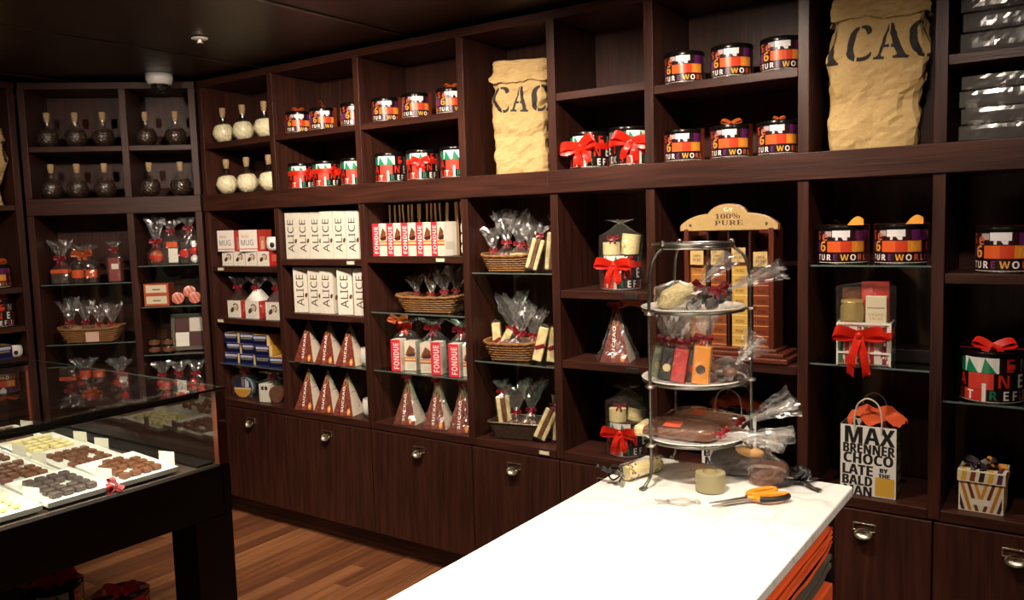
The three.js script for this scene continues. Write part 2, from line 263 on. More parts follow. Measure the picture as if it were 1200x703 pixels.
// ------------------------------------------------------------------ printed surfaces
const F = (s, b = 'bold', f = 'sans-serif') => `${b} ${s}px ${f}`;
function word(x, s, px, py, size, color, font = 'sans-serif', rot = 0, sx = 1, weight = 'bold') { x.save(); x.translate(px, py); x.rotate(rot); x.scale(sx, 1); x.font = F(size, weight, font); x.fillStyle = color; x.textAlign = 'center'; x.textBaseline = 'middle'; x.fillText(s, 0, 0); x.restore(); }
const rect = (x, c, a, b, w, h) => { x.fillStyle = c; x.fillRect(a, b, w, h); };
function speck(x, w, h, n, cols, s, seed = 3) { const r = rng(seed); for (let i = 0; i < n; i++) { x.fillStyle = cols[Math.floor(r() * cols.length)]; x.fillRect(r() * w, r() * h, s * (0.5 + r()), s * (0.5 + r())); } }
const orangePrint = canvas(1024, 256, (x) => {
  rect(x, '#2b1216', 0, 0, 1024, 256);
  for (const o of [0, 512]) {
    rect(x, '#5c1f58', o + 330, 6, 130, 80); rect(x, '#6a2a70', o + 0, 96, 64, 74); rect(x, '#3b1638', o + 440, 96, 72, 74);
    rect(x, '#ece7ea', o + 176, 6, 116, 54); word(x, 'N', o + 236, 46, 104, '#ece7ea', 'sans-serif', 0, 1.2); rect(x, '#b9a3a6', o + 120, 14, 52, 40);
    word(x, 'S', o + 50, 48, 92, '#d4542c'); word(x, 'e', o + 118, 52, 96, '#c76a48'); word(x, 'A', o + 400, 50, 84, '#3a1440'); word(x, 'Y', o + 470, 48, 84, '#e0872c');
    word(x, '6', o + 100, 130, 108, '#eda233'); rect(x, '#e2612c', o + 140, 90, 130, 82); rect(x, '#cf4326', o + 232, 90, 76, 82); rect(x, '#e38a30', o + 306, 90, 96, 82); word(x, 'M', o + 356, 134, 80, '#e9a13a'); word(x, 'G', o + 470, 132, 84, '#d24a28');
    rect(x, '#1f0e12', o, 174, 512, 70);
    const t = [['T', '#f2ece6', 62], ['U', '#f2ece6', 104], ['R', '#f2ece6', 150], ['E', '#7a2f74', 196], ['W', '#ecab3a', 258], ['O', '#f4efe8', 314], ['R', '#d8542c', 362], ['L', '#d8a04a', 404], ['D', '#8c3a78', 446], ['A', '#d8662c', 20], ['S', '#eab24c', 490]];
    for (const [s, c, px] of t) word(x, s, o + px, 212, 62, c, 'sans-serif', 0, .95);
  }
  rect(x, '#d9d2c6', 0, 248, 1024, 8);
});
const redPrint = canvas(1024, 256, (x) => {
  rect(x, '#17100f', 0, 0, 1024, 256);
  for (const o of [0, 512]) {
    rect(x, '#e9eae4', o + 70, 6, 190, 86);
    for (const a of [78, 172]) { x.fillStyle = '#12895c'; x.beginPath(); x.moveTo(o + a, 92); x.lineTo(o + a + 18, 10); x.lineTo(o + a + 76, 92); x.fill(); rect(x, '#f4f4ee', o + a + 76, 8, 14, 84); }
    rect(x, '#0f6b4a', o + 20, 16, 48, 76); word(x, 'E', o + 320, 50, 100, '#c32418'); rect(x, '#e63a24', o + 306, 44, 46, 26); word(x, 'N', o + 420, 50, 96, '#8d8782');
    word(x, 'A', o + 48, 138, 96, '#c8261a'); rect(x, '#dd4434', o + 96, 94, 140, 90); rect(x, '#f0e9e2', o + 176, 150, 22, 102); word(x, 'N', o + 288, 138, 98, '#d1301f'); word(x, 'E', o + 392, 136, 104, '#ece8e2'); word(x, 'T', o + 470, 138, 90, '#a8251b');
    rect(x, '#d63a2a', o + 66, 186, 108, 62); word(x, 'T', o + 110, 218, 74, '#f2ede6'); word(x, 'R', o + 232, 216, 70, '#1c7a55'); word(x, 'E', o + 300, 216, 72, '#efebe6'); word(x, 'F', o + 352, 216, 72, '#d9d4cf'); word(x, 'L', o + 398, 216, 72, '#b8362a'); word(x, 'I', o + 430, 216, 70, '#e7e2dc'); word(x, 'X', o + 470, 216, 70, '#8f8a86'); word(x, 'S', o + 28, 216, 70, '#cc3322');
  }
  rect(x, '#d9d2c6', 0, 250, 1024, 6);
});
const suckaoPrint = canvas(256, 256, (x) => {
  rect(x, '#6f2d1f', 0, 0, 256, 256); speck(x, 256, 256, 260, ['#7c3726', '#622519', '#86462f'], 16, 5);
  x.fillStyle = '#b98556'; x.beginPath(); x.ellipse(128, 62, 20, 30, 0, 0, 7); x.fill(); x.fillStyle = '#6a3a22'; x.beginPath(); x.ellipse(126, 70, 12, 16, 0, 0, 7); x.fill();
  word(x, 'SUCKAO', 112, 162, 40, '#f5ece4', 'sans-serif', -PI / 2, .95); x.fillStyle = '#e08a3a'; x.beginPath(); x.arc(196, 232, 20, 0, 7); x.fill(); x.fillStyle = '#f0c07a'; x.beginPath(); x.arc(196, 232, 10, 0, 7); x.fill();
});
const suckaoSide = canvas(128, 128, (x) => { rect(x, '#d9cbb8', 0, 0, 128, 128); rect(x, '#8c4a36', 40, 60, 50, 3); speck(x, 128, 128, 60, ['#d2c2ae', '#e0d4c4'], 10, 8); word(x, 'SUCKAO', 96, 88, 12, '#8a4030', 'sans-serif', -PI / 2.6); });
// atlas: front = left half, side = right half
const alicePrint = canvas(256, 384, (x) => {
  rect(x, '#ddd5c6', 0, 0, 256, 384); speck(x, 256, 384, 90, ['#d8d0c0', '#e2dbcd'], 20, 4); word(x, 'ALICE', 58, 192, 92, '#3a302a', 'sans-serif', -PI / 2, 1.16, 'normal');
  x.fillStyle = '#5a3320'; x.beginPath(); x.ellipse(112, 236, 12, 20, .3, 0, 7); x.fill(); x.fillStyle = '#7a4a30'; x.beginPath(); x.ellipse(168, 250, 16, 22, .3, 0, 7); x.fill(); word(x, 'ALICE', 230, 150, 18, '#4a3c34', 'sans-serif', -PI / 2);
});
const fonduePrint = canvas(256, 256, (x) => {
  rect(x, '#e6dccb', 0, 0, 256, 256); rect(x, '#d42a3c', 0, 0, 68, 256); word(x, 'FONDUE', 38, 132, 54, '#f7dcd8', 'sans-serif', -PI / 2);
  rect(x, '#e9dcc4', 68, 0, 76, 130); x.fillStyle = '#7a4424'; x.beginPath(); x.moveTo(76, 110); x.lineTo(104, 34); x.lineTo(138, 70); x.lineTo(132, 122); x.fill(); x.fillStyle = '#3f1c12'; x.beginPath(); x.moveTo(70, 118); x.lineTo(142, 96); x.lineTo(136, 132); x.lineTo(92, 136); x.fill();
  rect(x, '#d5762c', 68, 138, 76, 12); rect(x, '#e9b464', 68, 152, 76, 8); rect(x, '#b9602a', 68, 164, 76, 14); rect(x, '#d9d2bc', 84, 196, 54, 48); speck(x.canvas ? x : x, 0, 0, 0, ['#000'], 1);
  rect(x, '#e4dfd2', 146, 0, 110, 256); rect(x, '#cfc7b6', 160, 150, 70, 60);
});
const mugPrint = canvas(256, 128, (x) => { // front | side
  rect(x, '#efe7da', 0, 0, 128, 128); x.strokeStyle = '#4a2d1e'; x.lineWidth = 9; x.beginPath(); x.arc(76, 50, 24, -2.6, 1.2); x.stroke(); x.fillStyle = '#3a2016'; x.beginPath(); x.ellipse(46, 70, 15, 24, .7, 0, 7); x.fill(); x.fillStyle = '#d9b98e'; x.beginPath(); x.ellipse(74, 56, 15, 18, .5, 0, 7); x.fill(); rect(x, '#d8cdbb', 26, 106, 76, 4); rect(x, '#b8261e', 128, 0, 128, 128); rect(x, '#d45a48', 150, 30, 60, 60);
});
const hugPrint = canvas(256, 128, (x) => { rect(x, '#f0e7de', 0, 0, 128, 128); word(x, 'HUG', 42, 38, 26, '#d0776a', 'sans-serif', 0, 1, 'normal'); word(x, 'MUG', 56, 76, 46, '#6f655f', 'sans-serif', 0, .9, 'normal'); rect(x, '#c9473a', 0, 112, 128, 5); rect(x, '#b6382c', 128, 0, 128, 128); rect(x, '#cf7a62', 150, 40, 46, 80); rect(x, '#e0b59a', 160, 66, 26, 50); });
const bluePrint = canvas(256, 128, (x) => { rect(x, '#1b2258', 0, 0, 128, 128); rect(x, '#dfe3ee', 8, 16, 112, 26); word(x, 'CHOCOLATE', 64, 30, 18, '#2a3068'); rect(x, '#8a8256', 12, 52, 100, 14); rect(x, '#0e1336', 0, 78, 128, 50); rect(x, '#2c3a86', 0, 118, 128, 10); rect(x, '#c58e34', 128, 0, 128, 128); rect(x, '#e8cf92', 128, 0, 20, 128); });
function boxAtlas(g, front, side) { // BoxGeometry face order: +x -x +y -y +z -z
  const uv = g.attributes.uv, R = [side, side, side, side, front, front];
  for (let f = 0; f < 6; f++) for (let k = 0; k < 4; k++) { const i = f * 4 + k, [a, b, c, d] = R[f]; uv.setXY(i, a + (c - a) * uv.getX(i), b + (d - b) * uv.getY(i)); } return g;
}
const HALF = [[0, 0, .5, 1], [.5, 0, 1, 1]];
const carton = (w, h, d, fr = HALF[0], si = HALF[1]) => boxAtlas(new THREE.BoxGeometry(w, h, d).translate(0, h / 2, 0), fr, si);
const paper = (map, r = .6) => std({ map, roughness: r });
const MP = { orange: phy({ map: orangePrint, roughness: .3, clearcoat: .35 }), red: phy({ map: redPrint, roughness: .3, clearcoat: .35 }), suckao: paper(suckaoPrint, .5), suckaoSide: paper(suckaoSide, .6), alice: paper(alicePrint), fondue: paper(fonduePrint, .45), mug: paper(mugPrint), hug: paper(hugPrint), blue: paper(bluePrint, .4) };
// ------------------------------------------------------------------ bows and ribbons
function bowGeo(s, tails = 1, seed = 1) {
  const r = rng(seed), gs = [];
  for (const k of [-1, 1]) {
    const up = .15 + r() * .2, l = s * (.95 + r() * .25);
    gs.push(ribbon(u => { const a = u * PI, q = Math.sin(a), t = Math.sin(2 * a) * .26 * s; return [[k * q * l, q * up * s * .5 + t * .6 + s * .02 * Math.sin(u * 9), Math.sin(a) * s * .22 + t * .45], [-.25 * k * q, .9, .35 * Math.cos(u * 5)]]; }, s * .52, 20));
    if (tails) gs.push(ribbon(u => { const d = s * (1.25 + .3 * r()) * tails; return [[k * (u * s * .42 + Math.sin(u * 4) * s * .05), -u * d, s * .16 * Math.sin(u * 2.6) + s * .05], [.8, .25 * k, .35 * Math.sin(u * 6)]]; }, s * .42, 14));
  }
  gs.push(at(new THREE.SphereGeometry(s * .17, 14, 10).scale(1, 1.15, .75), 0, 0, s * .05)); return mergeGeometries(gs.map(g => strip(g.index ? g.toNonIndexed() : g)));
}
function bandGeo(w, h, wide) { // a ribbon that runs under and over a thing of width w and height h
  const e = .0012, pts = [[-w / 2 - e, 0], [-w / 2 - e, h + e], [w / 2 + e, h + e], [w / 2 + e, 0], [-w / 2 - e, -e + .0013]];
  const gs = []; for (let i = 0; i < 4; i++) { const a = pts[i], b = pts[i + 1]; gs.push(strip(surf((u, v) => [a[0] + (b[0] - a[0]) * u, a[1] + (b[1] - a[1]) * u, (v - .5) * wide], 1, 1).toNonIndexed())); } return mergeGeometries(gs);
}
// ------------------------------------------------------------------ round tins
const tinGeo = {};
function tin(print, rad, h, label, group, [x, y, z], spin = 0, opt = {}) {
  const t = thing('round_tin', label, 'tin', [x, y, z], face(x, z), group), k = rad + '_' + h;
  const g = tinGeo[k] ??= { side: lathe([[rad, .004], [rad, h - .01]], 40), lid: lathe([[.001, h], [rad * .9, h + .001], [rad * .96, h + .003], [rad * 1.015, h], [rad * 1.02, h - .012], [rad, h - .014]], 40), foot: lathe([[.001, 0], [rad * .97, 0], [rad * 1.01, .002], [rad * 1.0, .006]], 40) };
  const b = part('body', g.side, MP[print], t); b.rotation.y = spin;
  part('lid', g.lid, M.lid, t); part('base_rim', g.foot, M.tinRim, t);
  if (opt.band) part('ribbon_band', bandGeo(rad * 2.03, h + .003, .034), opt.band, t, [0, .0005, 0], [0, opt.bandTurn ?? 0, 0]);
  if (opt.topBow) part('bow', bowGeo(opt.topBow, .5, 3 + Math.round(x * 50)), opt.band ?? M.orangeRibbon, t, [0, h + .012, .01], [-.9, opt.bowTurn ?? 0, 0]);
  if (opt.frontBow) { part('bow', bowGeo(opt.frontBow, opt.tails ?? 1, 9 + Math.round(Math.abs(x) * 70)), opt.bowMat ?? M.redRibbon, t, [rad * Math.sin(opt.bowTurn ?? 0) * 1.06, opt.bowY ?? h * .62, rad * Math.cos(opt.bowTurn ?? 0) * 1.06], [0, opt.bowTurn ?? 0, opt.bowTilt ?? 0]); part('ribbon_ring', lathe([[rad * 1.012, -.012], [rad * 1.016, .012]], 40), opt.bowMat ?? M.redRibbon, t, [0, opt.bowY ?? h * .62, 0]); }
  return t;
}
// ------------------------------------------------------------------ round flasks
const flaskGeo = (() => {
  const p = []; for (let i = 0; i <= 22; i++) { const a = -PI / 2 + .35 + (PI - .6) * i / 22; p.push([Math.cos(a) * .06, .056 + Math.sin(a) * .06]); }
  p.unshift([.001, .0005], [.02, .0005]); p.push([.0155, .124], [.0145, .14], [.0155, .156], [.018, .159], [.018, .163]);
  const fill = (lev, amp, fr) => { const s = new THREE.SphereGeometry(.0572, 60, 44), q = s.attributes.position; for (let i = 0; i < q.count; i++) { let X = q.getX(i), Y = q.getY(i), Z = q.getZ(i); const n = 1 - amp * (1 - Math.abs(N3(X * fr, Y * fr, Z * fr)) * 2.2); X *= n; Y *= n; Z *= n; if (Y > lev) Y = lev + (N3(X * 240, 4, Z * 240)) * .003 + X * .12; q.setXYZ(i, X, Math.max(Y, -.0545), Z); } s.computeVertexNormals(); return s.translate(0, .0562, 0); };
  return { glass: lathe(p, 40), cork: lathe([[.001, .142], [.013, .142], [.0165, .17], [.0165, .19], [.015, .192], [.001, .192]], 20), white: fill(.042, .085, 130), dark: fill(.036, .12, 120) };
})();
const pearls = std({ map: rep(data(256, 256, (u, v) => { const a = loop(u, v, 16, 16, 3), k = a * 70 + loop(u, v, 30, 30, 7) * 50; return [240 + k, 226 + k, 186 + k]; }), 2, 1), roughness: .6 });
const beans = std({ map: rep(data(256, 256, (u, v) => { const k = loop(u, v, 14, 14, 3) * 60 + loop(u, v, 30, 30, 7) * 40; return [56 + k, 42 + k * .8, 34 + k * .7]; }), 2, 1), roughness: .22 });
function flask(kind, label, group, pos, turn) {
  const t = thing('cork_flask', label, 'bottle', pos, turn, group);
  part('filling', flaskGeo[kind], kind === 'white' ? pearls : beans, t); part('glass', flaskGeo.glass, M.flask, t); part('cork', flaskGeo.cork, M.cork, t); return t;
}
// ------------------------------------------------------------------ clear film wraps
function wrapGeo(w, d, h, neck, seed, o = {}) {
  const k = o.k ?? 4, lean = o.lean ?? [0, 0];
  return crumple(surf((u, v) => {
    const y = v * neck, b = v * neck / h, s = b < 1 ? 1 : 1 - (1 - .1) * Math.pow((y - h) / Math.max(.001, neck - h), .75);
    const [px, pz] = rrect(u, w, d, b < 1 ? k : 2.5), c = b < 1 ? .012 : .09 * (1 - Math.abs(s - .5)), uu = u === 1 ? 0 : u, cs = Math.cos(uu * T2), sn = Math.sin(uu * T2);
    const n = 1 + c * (N3(cs * 4 + seed, sn * 4, y * 40) + .7 * N3(cs * 9 + seed, sn * 9, y * 60)), q = Math.max(0, b - 1);
    return [px * s * n + lean[0] * q, y, pz * s * n + lean[1] * q];
  }, Math.max(20, Math.min(44, Math.round((w + d) * 170))), Math.max(8, Math.min(22, Math.round(neck * 90)))), Math.min(.0026, w * .02), seed);
}
function tuftGeo(r0, w, d, h, seed, waves = 7, lean = [0, 0]) {
  return crumple(surf((u, v) => {
    const uu = u === 1 ? 0 : u, a = uu * T2, s = r0 + (1 - r0) * Math.pow(v, .8), f = 1 + (.35 * v) * Math.sin(a * waves + seed + v * 2) + .2 * v * N3(Math.cos(a) * 3, Math.sin(a) * 3 + seed, v * 3);
    const y = h * v * (1 + .22 * N3(Math.cos(a) * 2 + seed, Math.sin(a) * 2, 4) * 1.6 + .12 * N3(Math.cos(a) * 7 + seed, Math.sin(a) * 7, 2)), e = 1 + .16 * v * N3(Math.cos(a) * 8, Math.sin(a) * 8 + seed, v * 9);
    return [Math.sin(a) * s * f * e * w / 2 + lean[0] * v, y, Math.cos(a) * s * f * e * d / 2 + lean[1] * v];
  }, Math.max(22, Math.min(56, Math.round((w + d) * 190))), Math.max(5, Math.min(12, Math.round(h * 80)))), Math.min(.0035, w * .03), seed);
}
function wrap(t, w, d, h, neck, top, seed, o = {}) {
  const ln = o.lean ?? [0, 0], q = Math.max(0, neck / h - 1);
  part('film_wrap', wrapGeo(w, d, h, neck, seed, o), M.cello, t, o.at);
  const a = o.at ?? [0, 0, 0];
  if (top > neck) part('film_tuft', tuftGeo(.12, o.tw ?? w * .9, o.td ?? d * .6, top - neck, seed, 5 + (seed % 4), o.tlean), o.tuft ?? M.celloTuft, t, [a[0] + ln[0] * q, a[1] + neck, a[2] + ln[1] * q]);
  if (o.tie !== null) part('ribbon_tie', bowGeo(o.bow ?? .03, o.tails ?? .8, seed), o.tie ?? M.darkRedRibbon, t, [a[0] + ln[0] * q, a[1] + neck, a[2] + ln[1] * q + Math.min(.02, d * .12)]);
}
// ------------------------------------------------------------------ pyramid cartons
function pyramidGeo(b, h) {
  const A = [[-b / 2, 0, b / 2], [b / 2, 0, b / 2], [b / 2, 0, -b / 2], [-b / 2, 0, -b / 2]], P = [0, h, 0], mk = l => { const p = [], u = []; for (const i of l) { const a = A[i], c = A[(i + 1) % 4]; p.push(...a, ...c, ...P); u.push(0, 0, 1, 0, .5, 1); } const g = new THREE.BufferGeometry(); g.setAttribute('position', new THREE.Float32BufferAttribute(p, 3)); g.setAttribute('uv', new THREE.Float32BufferAttribute(u, 2)); g.computeVertexNormals(); return g; };
  const bot = new THREE.PlaneGeometry(b, b).rotateX(PI / 2).toNonIndexed();
  return { front: mk([0, 2]), side: mergeGeometries([mk([1, 3]), strip(bot)]) };
}
const pyrG = pyramidGeo(.118, .215);
function pyramid(label, group, pos, turn) { const t = thing('pyramid_carton', label, 'carton', pos, turn, group); part('printed_face', pyrG.front, MP.suckao, t); part('side_face', pyrG.side, MP.suckaoSide, t); return t; }
// ------------------------------------------------------------------ wicker baskets
function basket(label, [x, y, z], w, d, h, turn, mat = M.wicker, rim = M.wicker, group) {
  const t = thing('wicker_basket', label, 'basket', [x, y, z], turn, group), rows = 7, N = 26, gs = [];
  const at0 = (a, v, o) => { const s = .74 + .26 * v, [px, pz] = rrect(a, w * s, d * s, 5); return [px * o, v * h * (1 + .12 * Math.pow(Math.abs(px) / (w / 2), 4)), pz * o]; };
  for (let k = 0; k < rows; k++) { const pts = []; for (let i = 0; i < N * 2; i++) pts.push(at0(i / (N * 2), (k + .6) / rows, 1 + ((i + k) % 2 ? .014 : -.014))); gs.push(tube(pts, h / rows * .42, N * 4, 5, true)); }
  part('weave', gs, mat, t);
  const st = []; for (let i = 0; i < N; i++) st.push(tube([at0((i + .5) / N, .02, 1), at0((i + .5) / N, .5, 1), at0((i + .5) / N, 1, 1)], .0022, 4, 4)); part('stakes', st, mat, t);
  const rp = []; for (let i = 0; i < 40; i++) rp.push(at0(i / 40, 1.02, 1)); part('rim', [tube(rp, .0055, 90, 6, true), tube(rp.map((q, i) => [q[0] * 1.01, q[1] + (i % 2 ? .004 : -.004), q[2] * 1.01]), .004, 90, 5, true)], rim, t);
  part('liner', surf((u, v) => { const q = at0(u === 1 ? 0 : u, Math.max(.03, v * .9), .955); return q; }, 40, 3), mat, t); part('bottom', rbox(w * .7, .004, d * .7, .001), mat, t, [0, .003, 0]);
  return t;
}
// small bagged treats
function treat(kind, label, group, pos, turn, s = 1, seed = 1, tilt = 0) {
  const t = thing('treat_bag', label, 'treat bag', pos, turn, group); t.rotation.z = tilt; t.scale.setScalar(s); if (kind === 'stick' || kind === 'wafer') t.position.y += Math.abs(Math.sin(tilt)) * .034 * s;
  if (kind === 'white' || kind === 'brown') { const m = kind === 'white' ? M.whiteChoc : M.milkChoc; for (let i = 0; i < 3; i++) part('cookie', at(cyl(.034, .036, .014, 20), (i - 1) * .003, .002 + i * .015, 0, .1 * (i - 1)), m, t); wrap(t, .08, .072, .045, .078, .175, seed, { bow: .018, tw: .088, td: .055 }); }
  else if (kind === 'stick') { for (const i of [-1, 0, 1]) part('biscuit_stick', at(rbox(.016, .13, .016, .004), i * .017, .067, 0), i ? M.whiteChoc : M.milkChoc, t); wrap(t, .06, .035, .13, .15, .19, seed, { bow: .018 }); }
  else if (kind === 'wafer') { part('wafer', at(rbox(.034, .125, .03, .004), 0, .063, 0), M.whiteChoc, t); part('ribbon_sash', at(rbox(.037, .016, .033, .002), 0, .055, 0, 0, 0, .5), M.darkRedRibbon, t); part('film_wrap', wrapGeo(.042, .036, .13, .14, seed), M.cello, t); }
  else if (kind === 'truffle') { for (let i = 0; i < 6; i++) part('truffle', at(new THREE.IcosahedronGeometry(.015, 2), [-.016, .016, 0][i % 3], .015 + (i > 2 ? .024 : 0), [.012, .012, -.014][i % 3]), i % 2 ? M.milkChoc : M.darkChoc, t); wrap(t, .076, .066, .05, .084, .18, seed, { bow: .018, tw: .088, td: .055 }); }
  else if (kind === 'jar') { part('jar', lathe([[.001, .001], [.028, .001], [.03, .01], [.03, .07], [.024, .078]], 24), M.darkChoc, t); part('band', cyl(.0306, .0306, .034, 24, true).translate(0, .022, 0), M.paperOrange, t); part('lid', cyl(.026, .026, .012, 24).translate(0, .078, 0), M.tinRim, t); wrap(t, .07, .07, .09, .12, .17, seed, { bow: .02, tie: M.orangeRibbon }); }
  return t;
}
// ------------------------------------------------------------------ cork flasks
for (const [x, y, i] of [[-3.955, UPS, 0], [-3.785, UPS, 1], [-3.605, UPS, 2]]) flask('white', 'cork flask of white pearls on the top shelf, ' + ORD[i] + ' from corner', 'white pearl flasks, top shelf', [x, y, -.085], 0);
for (const [x, y, i] of [[-3.95, LEDGE, 0], [-3.775, LEDGE, 1], [-3.59, LEDGE, 2]]) flask('white', 'cork flask of white pearls on the long ledge, ' + ORD[i] + ' from corner', 'white pearl flasks, ledge', [x, y, -.085], 0);
for (const [x, i] of [[.1, 4], [.245, 3], [.39, 2], [.615, 1], [.775, 0]]) flask('dark', 'cork flask of dark beans on the top corner shelf, ' + ORD[i] + ' from the white flasks', 'dark bean flasks, top corner shelf', dg(x, UPS, -.1), DA);
for (const [x, i] of [[.1, 4], [.235, 3], [.38, 2], [.618, 1], [.785, 0]]) flask('dark', 'cork flask of dark beans on the corner ledge, ' + ORD[i] + ' from the white flasks', 'dark bean flasks, corner ledge', dg(x, LEDGE, -.1), DA);
// ------------------------------------------------------------------ round tins
const org = 'orange lettered tin ', rdt = 'red lettered tin ';
[[-3.355], [-3.175], [-2.955]].forEach(([x], i) => tin('orange', .066, .108, org + 'on top shelf above the ALICE boxes, ' + ORD[i] + ' from corner', 'orange tins, top shelf, second bay', [x, UPS, -.1], 1.75 + i * .12, { band: M.orangeRibbon, bandTurn: -.5, topBow: i === 2 ? 0 : .03, bowTurn: i }));
[[-3.356], [-3.172], [-2.972]].forEach(([x], i) => tin('red', .066, .128, rdt + 'on the ledge above the ALICE boxes, ' + ORD[i] + ' from corner', 'red tins, ledge, second bay', [x, LEDGE, -.1], 1.9, i < 2 ? { frontBow: .04, bowTurn: .75, tails: .7 } : {}));
[[-2.742], [-2.555], [-2.35]].forEach(([x], i) => tin('orange', .068, .11, org + 'on top shelf above the FONDUE boxes, ' + ORD[i] + ' from corner', 'orange tins, top shelf, third bay', [x, UPS, -.1], 1.72 + i * .1, { band: M.orangeRibbon, bandTurn: -.5, topBow: i === 2 ? .03 : 0 }));
[[-2.735], [-2.535], [-2.335]].forEach(([x], i) => tin('red', .072, .135, rdt + 'on the ledge above the FONDUE boxes, ' + ORD[i] + ' from corner', 'red tins, ledge, third bay', [x, LEDGE, -.1], 1.85, i === 1 ? { frontBow: .042, bowTurn: -.1, tails: .6, bowY: .085 } : {}));
tin('red', .08, .14, rdt + 'with drooping red bow beside the short paper sack', undefined, [-1.655, LEDGE, -.1], 1.75, { frontBow: .068, bowTurn: -.45, tails: .72, bowY: .085, bowTilt: .25 });
tin('red', .076, .145, rdt + 'with wide red bow beside the orange ones', undefined, [-1.482, LEDGE, -.1], 2.6, { frontBow: .066, bowTurn: .1, tails: .68, bowY: .088, bowTilt: -.15 });
[[-1.25], [-1.07], [-.893]].forEach(([x], i) => tin('orange', .073, .112, org + 'no ribbon, on top shelf above the cream sign, ' + ORD[i] + ' from corner', 'orange tins, top shelf above the sign', [x, UPS, -.1], 1.62 + i * .05));
[[-1.255], [-1.075], [-.905]].forEach(([x], i) => tin('orange', .071, .115, org + 'side ribbon, on the ledge above the cream sign, ' + ORD[i] + ' from corner', 'orange tins, ledge above the sign', [x, LEDGE, -.1], 1.62, { band: M.orangeRibbon, bandTurn: -.4, topBow: [0, .034, .02][i] }));
const c6 = [[-.69, 'at the bay post'], [-.51, 'further from the brass sign']];
c6.forEach(([x, s], i) => { const t = tin('orange', .079, .125, org + 'on glass shelf, gold flap on lid, ' + s, undefined, [x, 1.43, -.1], 1.62 - i * .12, { band: M.orangeRibbon, bandTurn: -.1 }); part('ribbon_flap', surf((u, v) => [.012 + u * .05, .128 + .028 * Math.sin(u * 2.4) * (1 - v), .05 + v * .03], 8, 4), M.goldFlap, t); part('ribbon_flap', surf((u, v) => [-.05 + u * .045, .128 + .018 * Math.sin(u * 3.1), .03 + v * .03], 8, 4), M.orangeRibbon, t); });
tin('orange', .084, .135, org + 'with red ribbon on the wooden shelf beside the glass shelf', undefined, [-.215, 1.406, -.1], 1.5, { band: M.darkRedRibbon, bandTurn: 0 });
{ const t = tin('red', .087, .155, rdt + 'with ribbon bow on its lid, above striped gift box', undefined, [-.246, 1.01, -.1], 1.75, { band: M.darkRedRibbon, bandTurn: 0 }); part('bow', bowGeo(.055, .4, 44), M.redRibbon, t, [0, .168, .03], [-1.0, 0, 0]); }
// ------------------------------------------------------------------ crumpled cacao sacks
const kraft = canvas(1024, 512, (x) => {
  rect(x, '#bf9f69', 0, 0, 1024, 512); speck(x, 1024, 512, 2600, ['#c2a36e', '#bb9b64', '#c6a773', '#b7965f'], 7, 11);
  for (const o of [0, 512]) 'CACAO'.split('').forEach((ch, i) => { const px = o + 55 + i * 101; word(x, ch, px, 172, 160, '#26221f', 'serif', (i % 2 ? .05 : -.06), .84); rect(x, '#bf9f69', px - 4, 100, 6, 140); });
});
const kraftPlain = std({ map: rep(data(128, 128, (u, v) => { const k = loop(u, v, 5, 5, 2) * 14; return [191 + k, 159 + k, 105 + k]; }), 1, 1), roughness: .75, side: THREE.DoubleSide });
function sack(label, [x, y, z], w, d, h, turn, seed, shift) {
  const t = thing('paper_sack', label, 'paper sack', [x, y, z], turn), cr = creases(seed, 7, 1), cr2 = creases(seed + 5, 9, 1), rr = rng(seed * 7), dents = Array.from({ length: 26 }, () => [rr() * 1.1 - .05, rr() * 1.1 - .05]), dent = (m, v) => { let b = 9; for (const [a, c] of dents) b = Math.min(b, Math.hypot((m - a) * 1.2, (v - c) * 1.3)); return b - .11; };
  const body = (u, v, o = 1) => { const uu = u === 1 ? 0 : u, bul = 1.04 - .05 * v + .03 * Math.sin(v * 7 + seed), [px, pz] = rrect(uu, w * bul * o, d * bul * o, 6), m = uu < .5 ? uu * 2 : 2 - uu * 2, e = Math.min(1, v * 6), n = 1 + e * (dent(m, v) * .55 + cr(m * 1.1, v * 1.0) * .16 + cr2(m * 2.2, v * 1.9) * .1); return [px * n + Math.sin(v * 4 + seed) * .008, v * h, pz * n + (v > .5 ? (v - .5) * .01 : 0)]; };
  const g = crumple(surf((u, v) => body(u, v), 40, 30), .0024, seed), uv = g.attributes.uv; for (let i = 0; i < uv.count; i++) uv.setX(i, uv.getX(i) + shift); kraft.wrapS = THREE.RepeatWrapping;
  part('body', g, std({ map: kraft, roughness: .75, side: THREE.DoubleSide, bumpMap: crinkle, bumpScale: .01 }), t);
  const ch = h * .19; // rolled-down cuff: outer sheet, rounded brim, and a jagged lower edge that stands away from the sack
  part('cuff', crumple(surf((u, v) => { const uu = u === 1 ? 0 : u, a = uu * T2, jag = 1 + .16 * N3(Math.cos(a) * 3, Math.sin(a) * 3, seed) + .1 * N3(Math.cos(a) * 8, Math.sin(a) * 8, seed); const s = Math.min(1, v / .8), e = Math.max(0, (v - .8) / .2), yy = h + .006 - (1 - s) * ch * jag + .005 * Math.sin(e * PI) - e * .03, q = body(uu, Math.min(.99, (h - (1 - s) * ch) / h), 1), k = 1.13 - .04 * s + .02 * cr2(uu * 4, s) - e * .13; return [q[0] * k, yy, q[2] * k]; }, 48, 10), .0022, seed + 2), kraftPlain, t);
  part('base_fold', rbox(w * .9, .003, d * .9, .001), kraftPlain, t, [0, .002, 0]);
  return t;
}
sack('short crumpled brown paper sack printed CACAO on the ledge', [-1.985, LEDGE, -.13], .225, .15, .455, .42, 3, .15);
sack('tall crumpled brown paper sack printed CACAO beside dark wrapped boxes', [-.6, LEDGE, -.15], .262, .17, .5, .16, 17, .31);
sack('crumpled brown paper sack on the side wall ledge', [-4.85, LEDGE - .03, .8], .2, .14, .4, 1.35, 29, .1);
